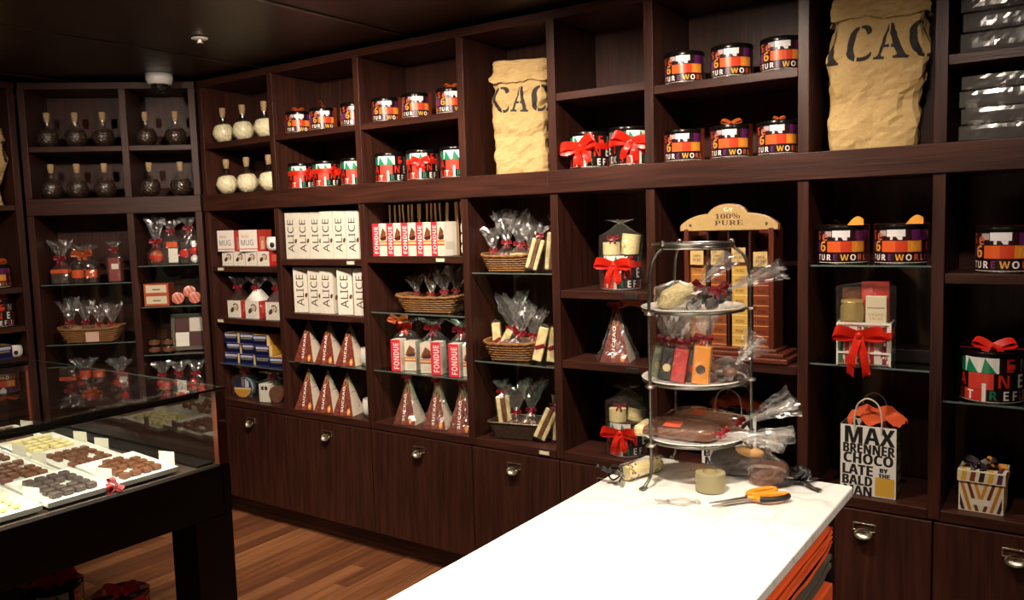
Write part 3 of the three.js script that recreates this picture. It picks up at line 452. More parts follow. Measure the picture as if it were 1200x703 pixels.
// dark film wrapped boxes at the far bay
const filmBox = phy({ map: data(128, 64, (u, v) => { const k = loop(u, v, 2, 2, 3) * 10; return [46 + k, 38 + k, 33 + k]; }), roughness: .6 });
function filmGeo(w, h, d, seed) { return crumple(surf((u, v) => { const uu = u === 1 ? 0 : u, [px, pz] = rrect(uu, w, d, 14), e = v < .06 || v > .94 ? .98 : 1; return [px * e * (1 + .006 * N3(px * 30 + seed, v * 8, pz * 30)), v * h, pz * e * (1 + .012 * N3(px * 40 + seed, v * 9 + 3, 1))]; }, 110, 4), .0007, seed); }
for (const [y, lay, s] of [[LEDGE, [.048, .05, .052, .044], 'on the ledge'], [2.06, [.06, .058, .055, .05], 'on the top shelf']]) { let q = y; lay.forEach((h, k) => { const t = thing('wrapped_box', 'flat dark box wrapped in clear film, ' + ORD[k] + ' from stack bottom ' + s, 'box', [-.165 + (k % 2) * .006, q, -.17], 0, 'dark wrapped boxes ' + s); part('box', rbox(.36, h - .004, .27, .003), filmBox, t, [0, h / 2, 0]); part('film_wrap', filmGeo(.365, h - .001, .276, k + y), M.cello, t); q += h; }); }
// ------------------------------------------------------------------ first bay: mugs and blue boxes
for (let i = 0; i < 4; i++) solo('mug_carton', carton(.098, .078, .1), MP.mug, 'small white carton with mug picture under bigger cartons, ' + ORD[i] + ' from corner', 'carton', [-3.925 + i * .101, 1.407, -.09], 0, 'row of small mug cartons');
[[-3.925, .1], [-3.735, .14]].forEach(([x, r], i) => solo('mug_gift_carton', carton(.13, .115, .11), MP.hug, 'white and red carton lettered MUG on smaller cartons, ' + ORD[i] + ' from corner', 'carton', [x, 1.486, -.085], r, 'larger mug cartons'));
function mugGeo(s = 1) { return [lathe([[.001, 0], [.03 * s, 0], [.042 * s, .02 * s], [.044 * s, .05 * s], [.038 * s, .078 * s], [.034 * s, .078 * s], [.04 * s, .05 * s], [.036 * s, .02 * s], [.001, .006 * s]], 28)]; }
function hugMug(label, pos, turn, group, s = 1) { const t = thing('ceramic_mug', label, 'mug', pos, turn, group); part('bowl', mugGeo(s), M.ceramic, t); part('thumb_hollow', at(new THREE.SphereGeometry(.013 * s, 16, 12).scale(1, 1.3, .35), 0, .035 * s, .041 * s), M.black, t); return t; }
hugMug('white mug lying among the mug cartons on the shelf', [-3.575, 1.486, -.08], .6, undefined, .95);
[[-3.9, 0], [-3.745, 1], [-3.575, 2]].forEach(([x], i) => {
  const t = thing('bagged_mug_carton', ['mug carton in film with brown gathered top', 'mug carton in film with white gabled top', 'mug carton in film with crinkled silver top'][i], 'gift bag', [x, 1.12, -.09], .12);
  part('carton', carton(.1, .095, .1), MP.mug, t);
  part('gable', at(new THREE.CylinderGeometry(.02, .07, .06, 4).rotateY(PI / 4), 0, .126, 0), [M.darkChoc, M.white, M.celloTuft][i], t);
  wrap(t, .112, .112, .1, .165, .225, 11 + i * 3, { bow: .028, tw: .12, td: .09 });
});
{ let n = 0; for (const [row, cnt, off] of [[0, 4, 0], [1, 3, .015], [2, 3, .0]]) for (let i = 0; i < cnt; i++) { solo('blue_carton', carton(.098, .056, .15), MP.blue, 'navy blue carton, ' + ['bottom', 'middle', 'top'][row] + ' row of the stack, ' + ORD[i] + ' from corner', 'carton', [-3.94 + i * .128 + off, .8645 + row * .0565, -.1 - (n++ % 3) * .006], .16, 'stack of blue cartons'); } }
{
  const a = thing('bagged_box', 'film bag holding a patterned round box, beside the window carton', 'gift bag', [-3.9, BASE, -.1], .3);
  part('box', at(cyl(.055, .055, .09, 28), 0, .06, -.045, PI / 2), MP.blue, a); wrap(a, .15, .12, .12, .15, .18, 23, { bow: .03, tie: M.darkRedRibbon });
  const b = thing('bagged_box', 'film bag holding a pale carton with windows, beside the round box', 'gift bag', [-3.66, BASE, -.1], .25);
  part('carton', at(rbox(.07, .1, .1, .003), -.035, .05, 0), M.card, b); part('window', at(rbox(.016, .02, .002, .0005), -.045, .078, .0505), M.black, b); part('window', at(rbox(.016, .02, .002, .0005), -.022, .078, .0505), M.black, b); part('round_box', at(cyl(.045, .045, .05, 24), .04, .046, 0, PI / 2), M.milkChoc, b); wrap(b, .165, .12, .11, .14, .165, 27, { bow: .03 });
}
// ------------------------------------------------------------------ second bay: tall cartons and pyramids
for (let i = 0; i < 6; i++) solo('tall_carton', carton(.082, .235, .08), MP.alice, 'tall cream carton lettered ALICE, upper shelf, ' + ORD[i] + ' from corner', 'carton', [-3.385 + i * .087, 1.446, -.075 - (i % 3) * .004], .06, 'tall cream cartons, upper row');
[-3.352, -3.24, -3.153, -3.03, -2.915].forEach((x, i) => solo('tall_carton', carton(.082, .23, .08), MP.alice, 'tall cream carton lettered ALICE, lower shelf, ' + ORD[i] + ' from corner', 'carton', [x, 1.17, -.08], [.3, .16, .14, .32, .1][i], 'tall cream cartons, lower row'));
solo('slim_carton', carton(.028, .17, .06), M.card, 'slim plain cream carton beside the upper row of tall cartons', 'carton', [-2.876, 1.446, -.1]);
[[-3.335, 0], [-3.178, 1], [-3.03, 2]].forEach(([x, i]) => pyramid('brown pyramid carton lettered SUCKAO on the glass shelf, ' + ORD[i] + ' from corner', 'pyramid cartons on glass', [x, .9155, -.075], .25));
[[-3.35, 0], [-3.205, 1], [-3.065, 2]].forEach(([x, i]) => pyramid('brown pyramid carton lettered SUCKAO on the wooden base shelf, ' + ORD[i] + ' from corner', 'pyramid cartons on the base shelf', [x, BASE, -.075], .25));
pyramid('brown pyramid carton lettered SUCKAO standing behind the others on base shelf', undefined, [-3.0, BASE, -.235], .7);
hugMug('white mug on the glass shelf beside brown pyramid cartons', [-2.922, .9155, -.1], .9, undefined, 1.15);
hugMug('white mug on the base shelf beside brown pyramid cartons', [-2.914, BASE, -.09], .9, undefined, 1.15);
// ------------------------------------------------------------------ third bay: dipping sets
for (let i = 0; i < 5; i++) {
  const t = thing('fondue_carton', 'red and cream carton lettered FONDUE, ' + ORD[i] + ' from corner end', 'carton', [-2.765 + i * .091, 1.46, -.075], i === 4 ? -.1 : .1, 'fondue cartons in a row');
  part('carton', boxAtlas(new THREE.BoxGeometry(.084, .152, .08).translate(0, .076, 0), [0, 0, .565, 1], [.57, 0, 1, 1]), MP.fondue, t);
}
{ const r = rng(41); for (let i = 0; i < 17; i++) solo('wooden_stick', at(rbox(.0085, .24, .0085, .002, 'y'), 0, .119, 0, (r() - .5) * .06, 0, (r() - .5) * .16), M.stickWood, 'thin wooden dipping stick behind the FONDUE cartons, ' + ORD[i] + ' from corner', 'stick', [-2.79 + i * .028 + r() * .01, 1.4605, -.14 + (r() - .5) * .03], 0, 'wooden dipping sticks'); }
for (let k = 0; k < 3; k++) hugMug('small white mug beside the FONDUE cartons, ' + ['bottom', 'middle', 'top'][k] + ' of the stack', [-2.29, 1.46 + k * .047, -.1], .8, 'stacked white mugs', .62);
basket('shallow woven basket of bagged treats under the fondue cartons', [-2.515, 1.1965, -.12], .35, .17, .07, .12);
[['truffle', -.1, .9, 3, .1], ['white', -.005, 1, 5, -.05], ['white', .085, 1.15, 8, .05], ['truffle', .12, 1.1, 9, -.1]].forEach(([k, dx, s, sd, ti], i) => treat(k, (k === 'white' ? 'bag of pale cookies' : 'bag of dark truffles') + ' in basket under FONDUE cartons, ' + ORD[i] + ' from the corner', k + ' bags in the third bay basket', [-2.515 + dx, 1.212, -.12 + (sd % 3) * .012 - .01], .5, s * .92, sd, ti));
[[-2.665, 'with a loose orange bow', 3], [-2.49, 'with a carton of biscuits beside it', 5], [-2.326, 'beside the post', 7]].forEach(([x, s, sd], i) => {
  const t = thing('fondue_gift_set', 'film wrapped gift with FONDUE carton ' + s, 'gift set', [x, .9165, -.09], .25);
  part('carton', boxAtlas(new THREE.BoxGeometry(.05, .15, .06).translate(0, .075, 0), [0, 0, .27, 1], [.57, 0, 1, 1]), MP.fondue, t, [[-.03, .03, -.02][i], 0, .03]);
  part('side_carton', boxAtlas(new THREE.BoxGeometry(.06, .14, .06).translate(0, .07, 0), [.27, 0, .56, 1], [.57, 0, 1, 1]), MP.fondue, t, [[.03, -.035, .04][i], 0, 0]);
  wrap(t, .138, .115, .15, .21, .25, sd * 5, { bow: .036, tie: i ? M.darkRedRibbon : M.redRibbon, tw: .12 }); if (!i) part('bow', bowGeo(.05, .3, 71), M.orangeRibbon, t, [-.02, .24, .04], [-.5, 0, 0]);
});
[[-2.66, 'with orange tissue at its tip'], [-2.478, 'with printed corner in clear view'], [-2.33, 'beside the post']].forEach(([x, s], i) => { const t = thing('wrapped_pyramid', 'brown SUCKAO pyramid wrapped in film ' + s, 'gift', [x, BASE, -.085], .22 + i * .04); part('printed_face', pyrG.front, MP.suckao, t); part('side_face', pyrG.side, MP.suckaoSide, t); wrap(t, .142, .142, .03, .222, .236, 31 + i * 4, { bow: .022, tw: .06, td: .05, k: 3 }); });
// ------------------------------------------------------------------ fourth bay: baskets
const nth = (list, i, from) => list.filter(q => q[0] === list[i][0]).length < 2 ? '' : ', ' + ORD[list.slice(0, i).filter(q => q[0] === list[i][0]).length] + ' of its kind from the ' + from;
const bayTreats = (cx, y, list, where) => list.forEach(([k, dx, dz, s, sd, ti], i) => treat(k, { white: 'bag of pale cookies', brown: 'bag of brown cookies', truffle: 'bag of dark truffles', stick: 'bag of biscuit sticks', wafer: 'ribboned pale wafer' }[k] + ' ' + where + nth(list, i, 'corner'), k + ' ' + where, [cx + dx, y, -.12 + dz], .5, s, sd, ti));
basket('woven basket on the upper glass shelf of the basket bay', [-2.065, 1.3905, -.12], .235, .17, .066, .2);
bayTreats(-2.065, 1.405, [['brown', -.07, .02, 1, 4, .1], ['truffle', -.02, 0, 1.3, 6, .02], ['white', .045, .01, 1.3, 9, -.06], ['brown', .075, -.02, 1.1, 13, -.1]], 'in the upper basket');
bayTreats(-2.065, 1.3905, [['stick', .128, .045, 1, 12, -.3], ['stick', .205, .0, 1.2, 17, -.1]], 'leaning beside the upper basket');
basket('woven basket on the lower glass shelf of the basket bay', [-2.06, 1.0055, -.12], .245, .175, .074, .2);
bayTreats(-2.07, 1.02, [['wafer', -.08, 0, 1.1, 4, .05], ['wafer', -.05, .04, .9, 5, -.5], ['truffle', 0, 0, 1.45, 8, 0], ['brown', .05, .02, 1.35, 10, -.05], ['white', .09, -.01, 1.2, 11, -.1]], 'in the lower basket');
bayTreats(-2.07, 1.0055, [['wafer', .155, .05, 1.15, 22, -.25], ['wafer', .214, .03, 1.15, 23, -.16]], 'leaning beside the lower basket');
{
  const t = thing('dark_tray', 'dark rectangular tray with gilt rim on the base shelf', 'tray', [-2.05, BASE, -.12], .2);
  const side = (w, d, h) => surf((u, v) => { const [px, pz] = rrect(u === 1 ? 0 : u, w * (.78 + .22 * v), d * (.78 + .22 * v), 12); return [px, .004 + v * h, pz]; }, 64, 4);
  part('sides', [side(.24, .17, .07), side(.232, .162, .068)], M.wickerDark, t); part('bottom', rbox(.18, .006, .13, .002), M.wickerDark, t, [0, .004, 0]);
  const rp = []; for (let i = 0; i < 64; i++) { const [px, pz] = rrect(i / 64, .24, .17, 12); rp.push([px, .075, pz]); } part('rim', tube(rp, .003, 128, 6, true), M.nickel, t);
}
bayTreats(-2.05, .676, [['stick', -.06, .01, 1.2, 4, .1], ['truffle', .0, .02, 1.2, 8, 0], ['truffle', .05, -.01, 1.3, 12, -.08]], 'in the dark tray');
bayTreats(-2.05, BASE, [['stick', .135, .05, 1.05, 31, -.45], ['stick', .208, .0, 1.2, 33, -.08]], 'lying beside the dark tray');
// ------------------------------------------------------------------ fifth bay: single gifts
function giftTin(label, [x, y, z], seed, top) {
  const t = tin('red', .079, .15, label, undefined, [x, y, z], 1.7, { frontBow: .062, bowTurn: -.35, tails: .82, bowY: .1 });
  t.getObjectByName('lid').removeFromParent(); part('inside', cyl(.076, .076, .004, 30).translate(0, .132, 0), M.darkChoc, t);
  part('cookie_stack', at(cyl(.034, .034, .05, 22), -.036, .137, .02), M.whiteChoc, t); part('cookie_stack', at(cyl(.036, .036, top, 22), .034, .137, -.005, 0, 0, -.12), M.whiteChoc, t); part('green_card', at(rbox(.05, .03, .006, .001), .04, .2, -.04, .3), std({ color: 0x5c7a2a, roughness: .6 }), t);
  wrap(t, .17, .17, .215, .262, .275, seed, { tie: null, k: 2.2, tw: .1, td: .08 }); part('ribbon_tie', bowGeo(.024, .7, seed), M.darkRedRibbon, t, [-.03, .205, .05]); return t;
}
giftTin('film wrapped red tin heaped with pale cookies, above the pyramid', [-1.53, 1.323, -.11], 51, .08);
giftTin('film wrapped red tin with big satin bow on the base shelf', [-1.515, BASE, -.11], 57, .05);
{ const t = thing('wrapped_pyramid', 'pale pyramid carton in film with orange streamer, alone on its shelf', 'gift', [-1.54, 1.04, -.09], .25); part('printed_face', pyrG.front, MP.suckao, t); part('side_face', pyrG.side, MP.suckaoSide, t); wrap(t, .16, .16, .03, .225, .235, 61, { bow: .03, k: 3, tw: .05, td: .04 }); part('streamer', ribbon(u => [[.01 + u * .15, .22 + .012 * Math.sin(u * 5) + u * .012, .02 + u * .02], [0, .9, .4]], .034, 16), M.orangeRibbon, t); }
// ------------------------------------------------------------------ sixth bay: counter display and gift bag
const tan = data(128, 128, (u, v) => { const k = loop(u, v, 2, 8, 2) * 12; return [204 + k, 170 + k, 112 + k]; });
const signFace = canvas(512, 192, (x) => { rect(x, '#bb9c66', 0, 0, 512, 192); speck(x, 512, 192, 500, ['#b69660', '#bfa26e'], 8, 6); word(x, '100%', 256, 92, 50, '#4c3320', 'serif', 0, 1.05); word(x, 'PURE', 262, 138, 46, '#4c3320', 'serif', 0, 1.2); x.strokeStyle = '#f4ead4'; x.lineWidth = 6; x.beginPath(); x.arc(250, 42, 11, .3, 5); x.stroke(); x.beginPath(); x.moveTo(266, 32); x.lineTo(274, 52); x.lineTo(282, 32); x.stroke(); });
const cardFace = canvas(128, 128, (x) => { rect(x, '#cfae6e', 0, 0, 128, 128); word(x, '100%', 64, 48, 30, '#4c3824', 'serif'); rect(x, '#6a5236', 18, 66, 92, 2); word(x, 'PURE', 64, 86, 32, '#4c3824', 'serif'); });
const barFace = (bg, ink, line) => canvas(128, 64, (x) => { rect(x, bg, 0, 0, 128, 64); rect(x, line, 0, 54, 128, 5); word(x, 'PURE', 64, 30, 26, ink, 'serif'); });
const redWood = phy({ map: rep(woodTex([120, 58, 36], [70, 30, 20]), 1, 3), roughness: .35, clearcoat: .3 });
{
  const t = thing('counter_display', 'wooden rack of stacked bars with cream sign reading 100% PURE', 'display rack', [-1.075, 1.0855, -.12], 0);
  const sh = new THREE.Shape(); sh.moveTo(-.178, 0); sh.lineTo(.178, 0); sh.lineTo(.178, .016); sh.bezierCurveTo(.15, .045, .11, .054, .072, .056); sh.bezierCurveTo(.05, .1, -.05, .1, -.072, .056); sh.bezierCurveTo(-.11, .054, -.15, .045, -.178, .016); sh.closePath();
  const sg = new THREE.ExtrudeGeometry(sh, { depth: .01, bevelEnabled: true, bevelSize: .002, bevelThickness: .002, bevelSegments: 2, curveSegments: 16 });
  const uv = sg.attributes.uv, ps = sg.attributes.position; for (let i = 0; i < uv.count; i++) uv.setXY(i, (ps.getX(i) + .18) / .36, (ps.getY(i) + .002) / .096);
  const s = part('sign_board', sg, std({ map: signFace, roughness: .5 }), t, [0, .465, .05]); part('sign_back', sg.clone().scale(1.03, 1.06, 1), redWood, t, [0, .463, .043]);
  for (const x of [-.14, .14]) part('screw', at(cyl(.005, .005, .003, 12), x, .02, .011, PI / 2), M.nickel, s);
  part('back_board', rbox(.325, .43, .01, .002, 'y'), redWood, t, [0, .255, -.04]);
  for (const x of [-.157, .157]) part('side_rail', rbox(.018, .43, .11, .003, 'y'), redWood, t, [x, .255, .01]);
  for (const x of [-.078, 0, .078]) part('divider', rbox(.008, .43, .09, .002, 'y'), M.wood, t, [x, .255, .01]);
  part('base_step', rbox(.42, .018, .2, .004), redWood, t, [.02, .009, .02]); part('base_step', rbox(.4, .014, .17, .004), redWood, t, [.01, .025, .01]); part('base_step', rbox(.36, .012, .14, .004), redWood, t, [0, .038, .005]);
  for (let i = 0; i < 4; i++) { const y = [.335, .335, .345, .33][i]; part('card', rbox(.05, .052, .002, .0005), std({ color: 0xcfae6e }), t, [-.1175 + i * .0783, y + .03, .058]); part('card_print', new THREE.PlaneGeometry(.05, .052), std({ map: cardFace, roughness: .7 }), t, [-.1175 + i * .0783, y + .03, .0595]); }
  const bars = [barFace('#b5763a', '#5a3218', '#e0a868'), barFace('#8a4a2a', '#3a1c10', '#d89058'), barFace('#cfa552', '#6a4a20', '#f2dc9a'), barFace('#7a3c24', '#32180e', '#dc9a66')].map(m => phy({ map: m, roughness: .3, clearcoat: .4 }));
  const bg = new THREE.BoxGeometry(.057, .036, .066).translate(0, .018, 0);
  for (let i = 0; i < 4; i++) for (let k = 0; k < 8; k++) solo('chocolate_bar', bg, bars[i], ['amber wrapped', 'reddish brown wrapped', 'gold wrapped', 'dark copper wrapped'][i] + ' bar in the 100% PURE rack, ' + ORD[k] + ' from the bottom', 'chocolate bar', [-1.075 - .1175 + i * .0783, 1.0855 + .0445 + k * .0363, -.105], 0, 'bars in rack slot ' + 'one two three four'.split(' ')[i]);
}
const bagFront = canvas(384, 448, (x) => {
  rect(x, '#e9e6e0', 0, 0, 384, 448); const k = '#1a1817';
  const hv = (s, px, py, sz, w) => { x.font = F(sz); const q = w / x.measureText(s).width; for (const o of [-2.5, 0, 2.5]) word(x, s, px + o, py, sz, k, 'sans-serif', .01, q); };
  hv('MAX', 196, 66, 150, 356); hv('BRENNER', 194, 150, 84, 360); hv('CHOCO', 194, 214, 92, 350); hv('LATE', 120, 288, 92, 222); hv('BY', 300, 276, 38, 56); hv('THE', 306, 310, 38, 80); hv('BALD', 118, 356, 86, 218); hv('MAN', 122, 420, 80, 210);
  rect(x, '#d9ab3c', 244, 322, 132, 120); speck(x, 1, 1, 0, ['#000'], 1);
});
const bagSide = canvas(192, 448, (x) => { rect(x, '#2a2725', 0, 0, 192, 448); rect(x, '#d8d4cd', 0, 0, 10, 448); for (let i = 0; i < 6; i++) word(x, ['MAX', 'CHO', 'LATE', 'BALD', 'MAN', 'THE'][i], 100, 46 + i * 72, 60, '#8f8a84', 'sans-serif', 0, .9); });
function giftBag(label, [x, y, z], w, h, d, turn) {
  const t = thing('paper_gift_bag', label, 'gift bag', [x, y, z], turn), wall = (a, b, m, n) => part(n, a, m, t, b);
  wall(new THREE.BoxGeometry(w, h, .002), [0, h / 2, d / 2], std({ map: bagFront, roughness: .55 }), 'front_panel'); wall(new THREE.BoxGeometry(w, h, .002), [0, h / 2, -d / 2], std({ map: bagFront, roughness: .55 }), 'back_panel');
  for (const s of [-1, 1]) wall(new THREE.BoxGeometry(.002, h, d - .002), [s * (w / 2 - .001), h / 2, 0], std({ map: bagSide, roughness: .55 }), 'side_panel');
  wall(new THREE.BoxGeometry(w - .004, .002, d - .004), [0, .002, 0], M.card, 'bottom');
  for (const s of [1, -1]) part('twine_handle', tube([[-w * .24, h - .02, s * d / 2], [-w * .24, h + .03, s * d / 2], [-w * .17, h + .075, s * d * .5], [0, h + .092, s * d * .5], [w * .17, h + .075, s * d * .5], [w * .24, h + .03, s * d / 2], [w * .24, h - .02, s * d / 2]].map(q => [q[0], q[1], q[2] + s * .003]), .0028, 40, 6), M.twine, t);
  const cr = creases(Math.round(w * 1000), 9, 1);
  part('tissue', surf((u, v) => { const a = (u === 1 ? 0 : u) * T2, r = v, X = Math.sin(a) * r, Z = Math.cos(a) * r; return [X * w * .46 + .02 * r * (X > 0 ? 1.6 : .2), h - .02 + .07 * Math.sqrt(Math.max(0, 1 - r * r * .8)) + .035 * N3(X * 2.2 + w * 40, Z * 2, 1) + .014 * cr(X * .6, Z * .6), Z * d * .44]; }, 44, 16), M.tissue, t);
  return t;
}
giftBag('white lettered paper bag with orange tissue behind the tiered stand', [-1.1, BASE, -.18], .21, .205, .11, 0);
giftBag('white lettered paper gift bag with yellow square and orange tissue', [-.592, BASE, -.085], .172, .235, .1, .02);
// ------------------------------------------------------------------ seventh and eighth bay gifts
{
  const t = thing('window_gift_box', 'clear gift box of jars and cartons tied with red bow', 'gift box', [-.61, 1.1005, -.074], .1);
  const stripes = canvas(256, 128, (x) => { rect(x, '#e8e2d8', 0, 0, 256, 128); for (let i = 0; i < 8; i++) { rect(x, ['#2e6a3a', '#c4261c', '#e8e2d8', '#7a2a22'][i % 4], i * 32, 0, 22, 128); } speck(x, 256, 128, 60, ['#e8e2d8', '#b9271c'], 10, 3); });
  part('lower_box', rbox(.155, .13, .115, .002), std({ map: rep(stripes, 1, 1), roughness: .5 }), t, [0, .067, 0]); part('striped_front', new THREE.PlaneGeometry(.15, .122), std({ map: stripes, roughness: .5 }), t, [0, .067, .0585]);
  for (const y of [.042, .138]) part('white_rim', [rbox(.164, .007, .004, .001).translate(0, y, .06), rbox(.004, .007, .12, .001).translate(.08, y, 0), rbox(.004, .007, .12, .001).translate(-.08, y, 0)], M.white, t);
  for (const x of [-.08, .08]) part('corner_post', rbox(.005, .138, .005, .001, 'y'), M.white, t, [x, .069, .06]);
  part('gold_jar', lathe([[.001, .14], [.034, .14], [.036, .15], [.036, .19], [.032, .2], [.034, .202], [.034, .212], [.001, .212]], 28), std({ color: 0xbfa765, roughness: .35, metalness: .4 }), t, [-.04, 0, .02]);
  const label = canvas(128, 160, (x) => { rect(x, '#e6dcb8', 0, 0, 128, 160); rect(x, '#5a4a34', 10, 66, 108, 5); word(x, 'GRAND', 64, 110, 26, '#c2a060', 'serif'); word(x, 'CACAO', 64, 134, 24, '#c2a060', 'serif'); });
  part('cream_carton', boxAtlas(new THREE.BoxGeometry(.062, .085, .04).translate(0, .0425, 0), [0, 0, 1, 1], [.1, .7, .3, .9]), std({ map: label, roughness: .6 }), t, [.035, .14, .025]);
  part('red_carton', rbox(.085, .13, .03, .002), std({ color: 0xb8241c, roughness: .5 }), t, [.028, .205, -.02]); part('dark_carton', rbox(.06, .11, .03, .002), M.milkChoc, t, [-.045, .195, -.03]);
  part('film_wrap', wrapGeo(.178, .132, .262, .268, 83), M.cello, t);
  part('bow', bowGeo(.068, 1.35, 88), M.redRibbon, t, [-.012, .1, .074]); part('ribbon_belt', rbox(.168, .024, .128, .002), M.redRibbon, t, [0, .1, 0]);
}
solo('dark_flat_box', rbox(.12, .042, .12, .003), M.blackStain, 'plain dark box lying on glass behind the clear gift box', 'box', [-.482, 1.1225, -.2], .05);
function stripedBox(label, [x, y, z], turn) {
  const t = thing('striped_gift_box', label, 'gift box', [x, y, z], turn);
  const p = canvas(256, 256, (c) => { rect(c, '#ddd0b4', 0, 0, 256, 256); for (let i = -4; i < 10; i++) for (const s of [0, 1]) { c.fillStyle = ['#b8762a', '#6a3420', '#c98a36', '#3c2440'][(i + 4) % 4]; c.save(); if (s) { c.translate(256, 0); c.scale(-1, 1); } c.beginPath(); c.rect(0, 0, 128, 256); c.clip(); c.beginPath(); c.moveTo(i * 40 + 60, 256); c.lineTo(i * 40 + 80, 256); c.lineTo(i * 40 + 20, 0); c.lineTo(i * 40, 0); c.fill(); c.restore(); } rect(c, '#e4dcc8', 70, 150, 116, 50); c.strokeStyle = '#e8ddc4'; c.lineWidth = 10; c.strokeRect(3, 3, 250, 250); });
  const q = canvas(256, 64, (c) => { rect(c, '#ddd0b4', 0, 0, 256, 64); ['#d8a63a', '#7a3a24', '#241a1e', '#d8a63a', '#4a2a52'].forEach((k, i) => { c.fillStyle = k; c.beginPath(); c.moveTo(16 + i * 48, 64); c.lineTo(44 + i * 48, 64); c.lineTo(54 + i * 48, 0); c.lineTo(28 + i * 48, 0); c.fill(); }); c.strokeStyle = '#e8ddc4'; c.lineWidth = 6; c.strokeRect(2, 2, 252, 60); });
  const whole = [0, 0, 1, 1];
  part('box_body', boxAtlas(new THREE.BoxGeometry(.122, .1, .12).translate(0, .05, 0), whole, whole), std({ map: p, roughness: .5 }), t); part('lid', boxAtlas(new THREE.BoxGeometry(.13, .035, .128).translate(0, .0175, 0), whole, whole), std({ map: q, roughness: .5 }), t, [0, .094, 0]);
  part('ribbon_bow', bowGeo(.045, .5, 91), std({ color: 0x2a1c22, roughness: .4, side: THREE.DoubleSide }), t, [-.01, .142, .02], [-1.1, 0, 0]); part('ribbon_bow', bowGeo(.032, .4, 95), M.goldFlap, t, [.035, .14, .01], [-1.1, .6, 0]); return t;
}
stripedBox('cream gift box with brown and orange slanted stripes, first on base shelf', [-.262, BASE, -.1], -.02);
stripedBox('second slanted stripe gift box, next to the first towards the aisle end', [-.085, BASE, -.1], .04);
// ------------------------------------------------------------------ corner shelves: bags, boxes and tins
function dtreat(label, x, y, z, kind, s = 1, seed = 1) {
  const t = thing('gift_pouch', label, 'gift bag', dg(x, y, z), DA, undefined); t.scale.setScalar(s);
  const P = (g, m, p, n = 'contents') => part(n, g, m, t, p);
  if (kind === 'lidbox') { P(rbox(.085, .055, .07, .003), M.wickerDark, [0, .03, 0]); P(rbox(.09, .022, .075, .003), M.paperOrange, [0, .068, 0], 'lid'); wrap(t, .1, .085, .085, .14, .24, seed, { bow: .03, tie: M.darkRedRibbon, tw: .13 }); }
  if (kind === 'jars') { for (const q of [-.036, .036]) { P(lathe([[.001, .002], [.03, .002], [.031, .095], [.027, .104], [.001, .105]], 24), M.darkChoc, [q, 0, 0], 'jar'); P(cyl(.0315, .0315, .045, 24, true), M.paperOrange, [q, .028, 0], 'paper_band'); } wrap(t, .145, .075, .11, .16, .21, seed, { bow: .05, tie: M.orangeRibbon, tails: .5 }); }
  if (kind === 'tall') { P(rbox(.065, .13, .05, .008), std({ color: 0x8a3a34, roughness: .5 }), [0, .066, 0]); P(rbox(.036, .03, .002, .0005), M.card, [.006, .085, .0262], 'label'); wrap(t, .08, .065, .14, .18, .22, seed, { bow: .024 }); }
  if (kind === 'ball') { P(new THREE.IcosahedronGeometry(.038, 3), std({ color: 0xb5542c, roughness: .5 }), [0, .042, 0]); P(cyl(.0386, .0386, .02, 28, true), M.redRibbon, [0, .03, 0], 'band'); wrap(t, .09, .085, .07, .125, .25, seed, { bow: .03, tw: .1 }); }
  if (kind === 'card') { P(rbox(.085, .13, .05, .004), M.darkChoc, [0, .066, 0]); P(rbox(.05, .08, .002, .0005), M.card, [.012, .05, .0265], 'label'); P(rbox(.06, .03, .002, .0005), M.paperOrange, [.008, .11, .0265], 'band'); wrap(t, .1, .065, .135, .19, .25, seed, { bow: .024, tw: .1 }); }
  if (kind === 'pair') { P(rbox(.042, .12, .045, .004), M.darkChoc, [-.026, .061, 0]); P(rbox(.044, .04, .047, .002), M.redRibbon, [-.026, .06, 0], 'band'); P(new THREE.IcosahedronGeometry(.024, 2), M.ceramic, [.026, .026, .005]); P(new THREE.IcosahedronGeometry(.026, 2), M.redRibbon, [.028, .075, 0]); P(new THREE.IcosahedronGeometry(.022, 2), M.ceramic, [.026, .11, 0]); wrap(t, .105, .065, .13, .2, .26, seed, { bow: .026, tw: .08 }); }
  if (kind === 'base') { for (let i = 0; i < 5; i++) P(new THREE.IcosahedronGeometry(.022, 2), [M.milkChoc, M.redRibbon, M.darkChoc][i % 3], [(i % 2 - .5) * .045, .022 + Math.floor(i / 2) * .038, (i % 3 - 1) * .012]); wrap(t, .1, .08, .11, .16, .24, seed, { bow: .028, tw: .12 }); }
  return t;
}
dtreat('orange lidded dark box in film bag on the corner glass', .115, 1.3335, -.1, 'lidbox', 1, 4);
dtreat('two dark jars with orange bands in film, loose orange bow', .235, 1.3335, -.1, 'jars', 1, 9);
dtreat('tall reddish pouch with small label on the corner glass', .405, 1.3335, -.09, 'tall', 1.02, 14);
dtreat('round orange treat in film with a red tie on corner glass', .632, 1.4205, -.09, 'ball', 1.05, 18);
dtreat('dark box with cream label and orange band in film', .715, 1.4205, -.09, 'card', 1.0, 22);
dtreat('dark bar beside red and white balls in one film bag', .812, 1.4205, -.09, 'pair', 1.0, 26);
for (const [x, i] of [[.2, 0], [.39, 1], [.622, 2], [.714, 3], [.806, 4]]) dtreat(['film bag of mixed balls with spread top under the corner basket', 'film bag of mixed balls near the middle corner post', 'film bag of mixed balls under the small corner tins', 'film bag of mixed balls between two others under the picture', 'film bag of mixed balls under the checkered picture'][i], x, BASE, -.08, 'base', [1.02, .98, .84, .86, .84][i], 33 + i * 3);
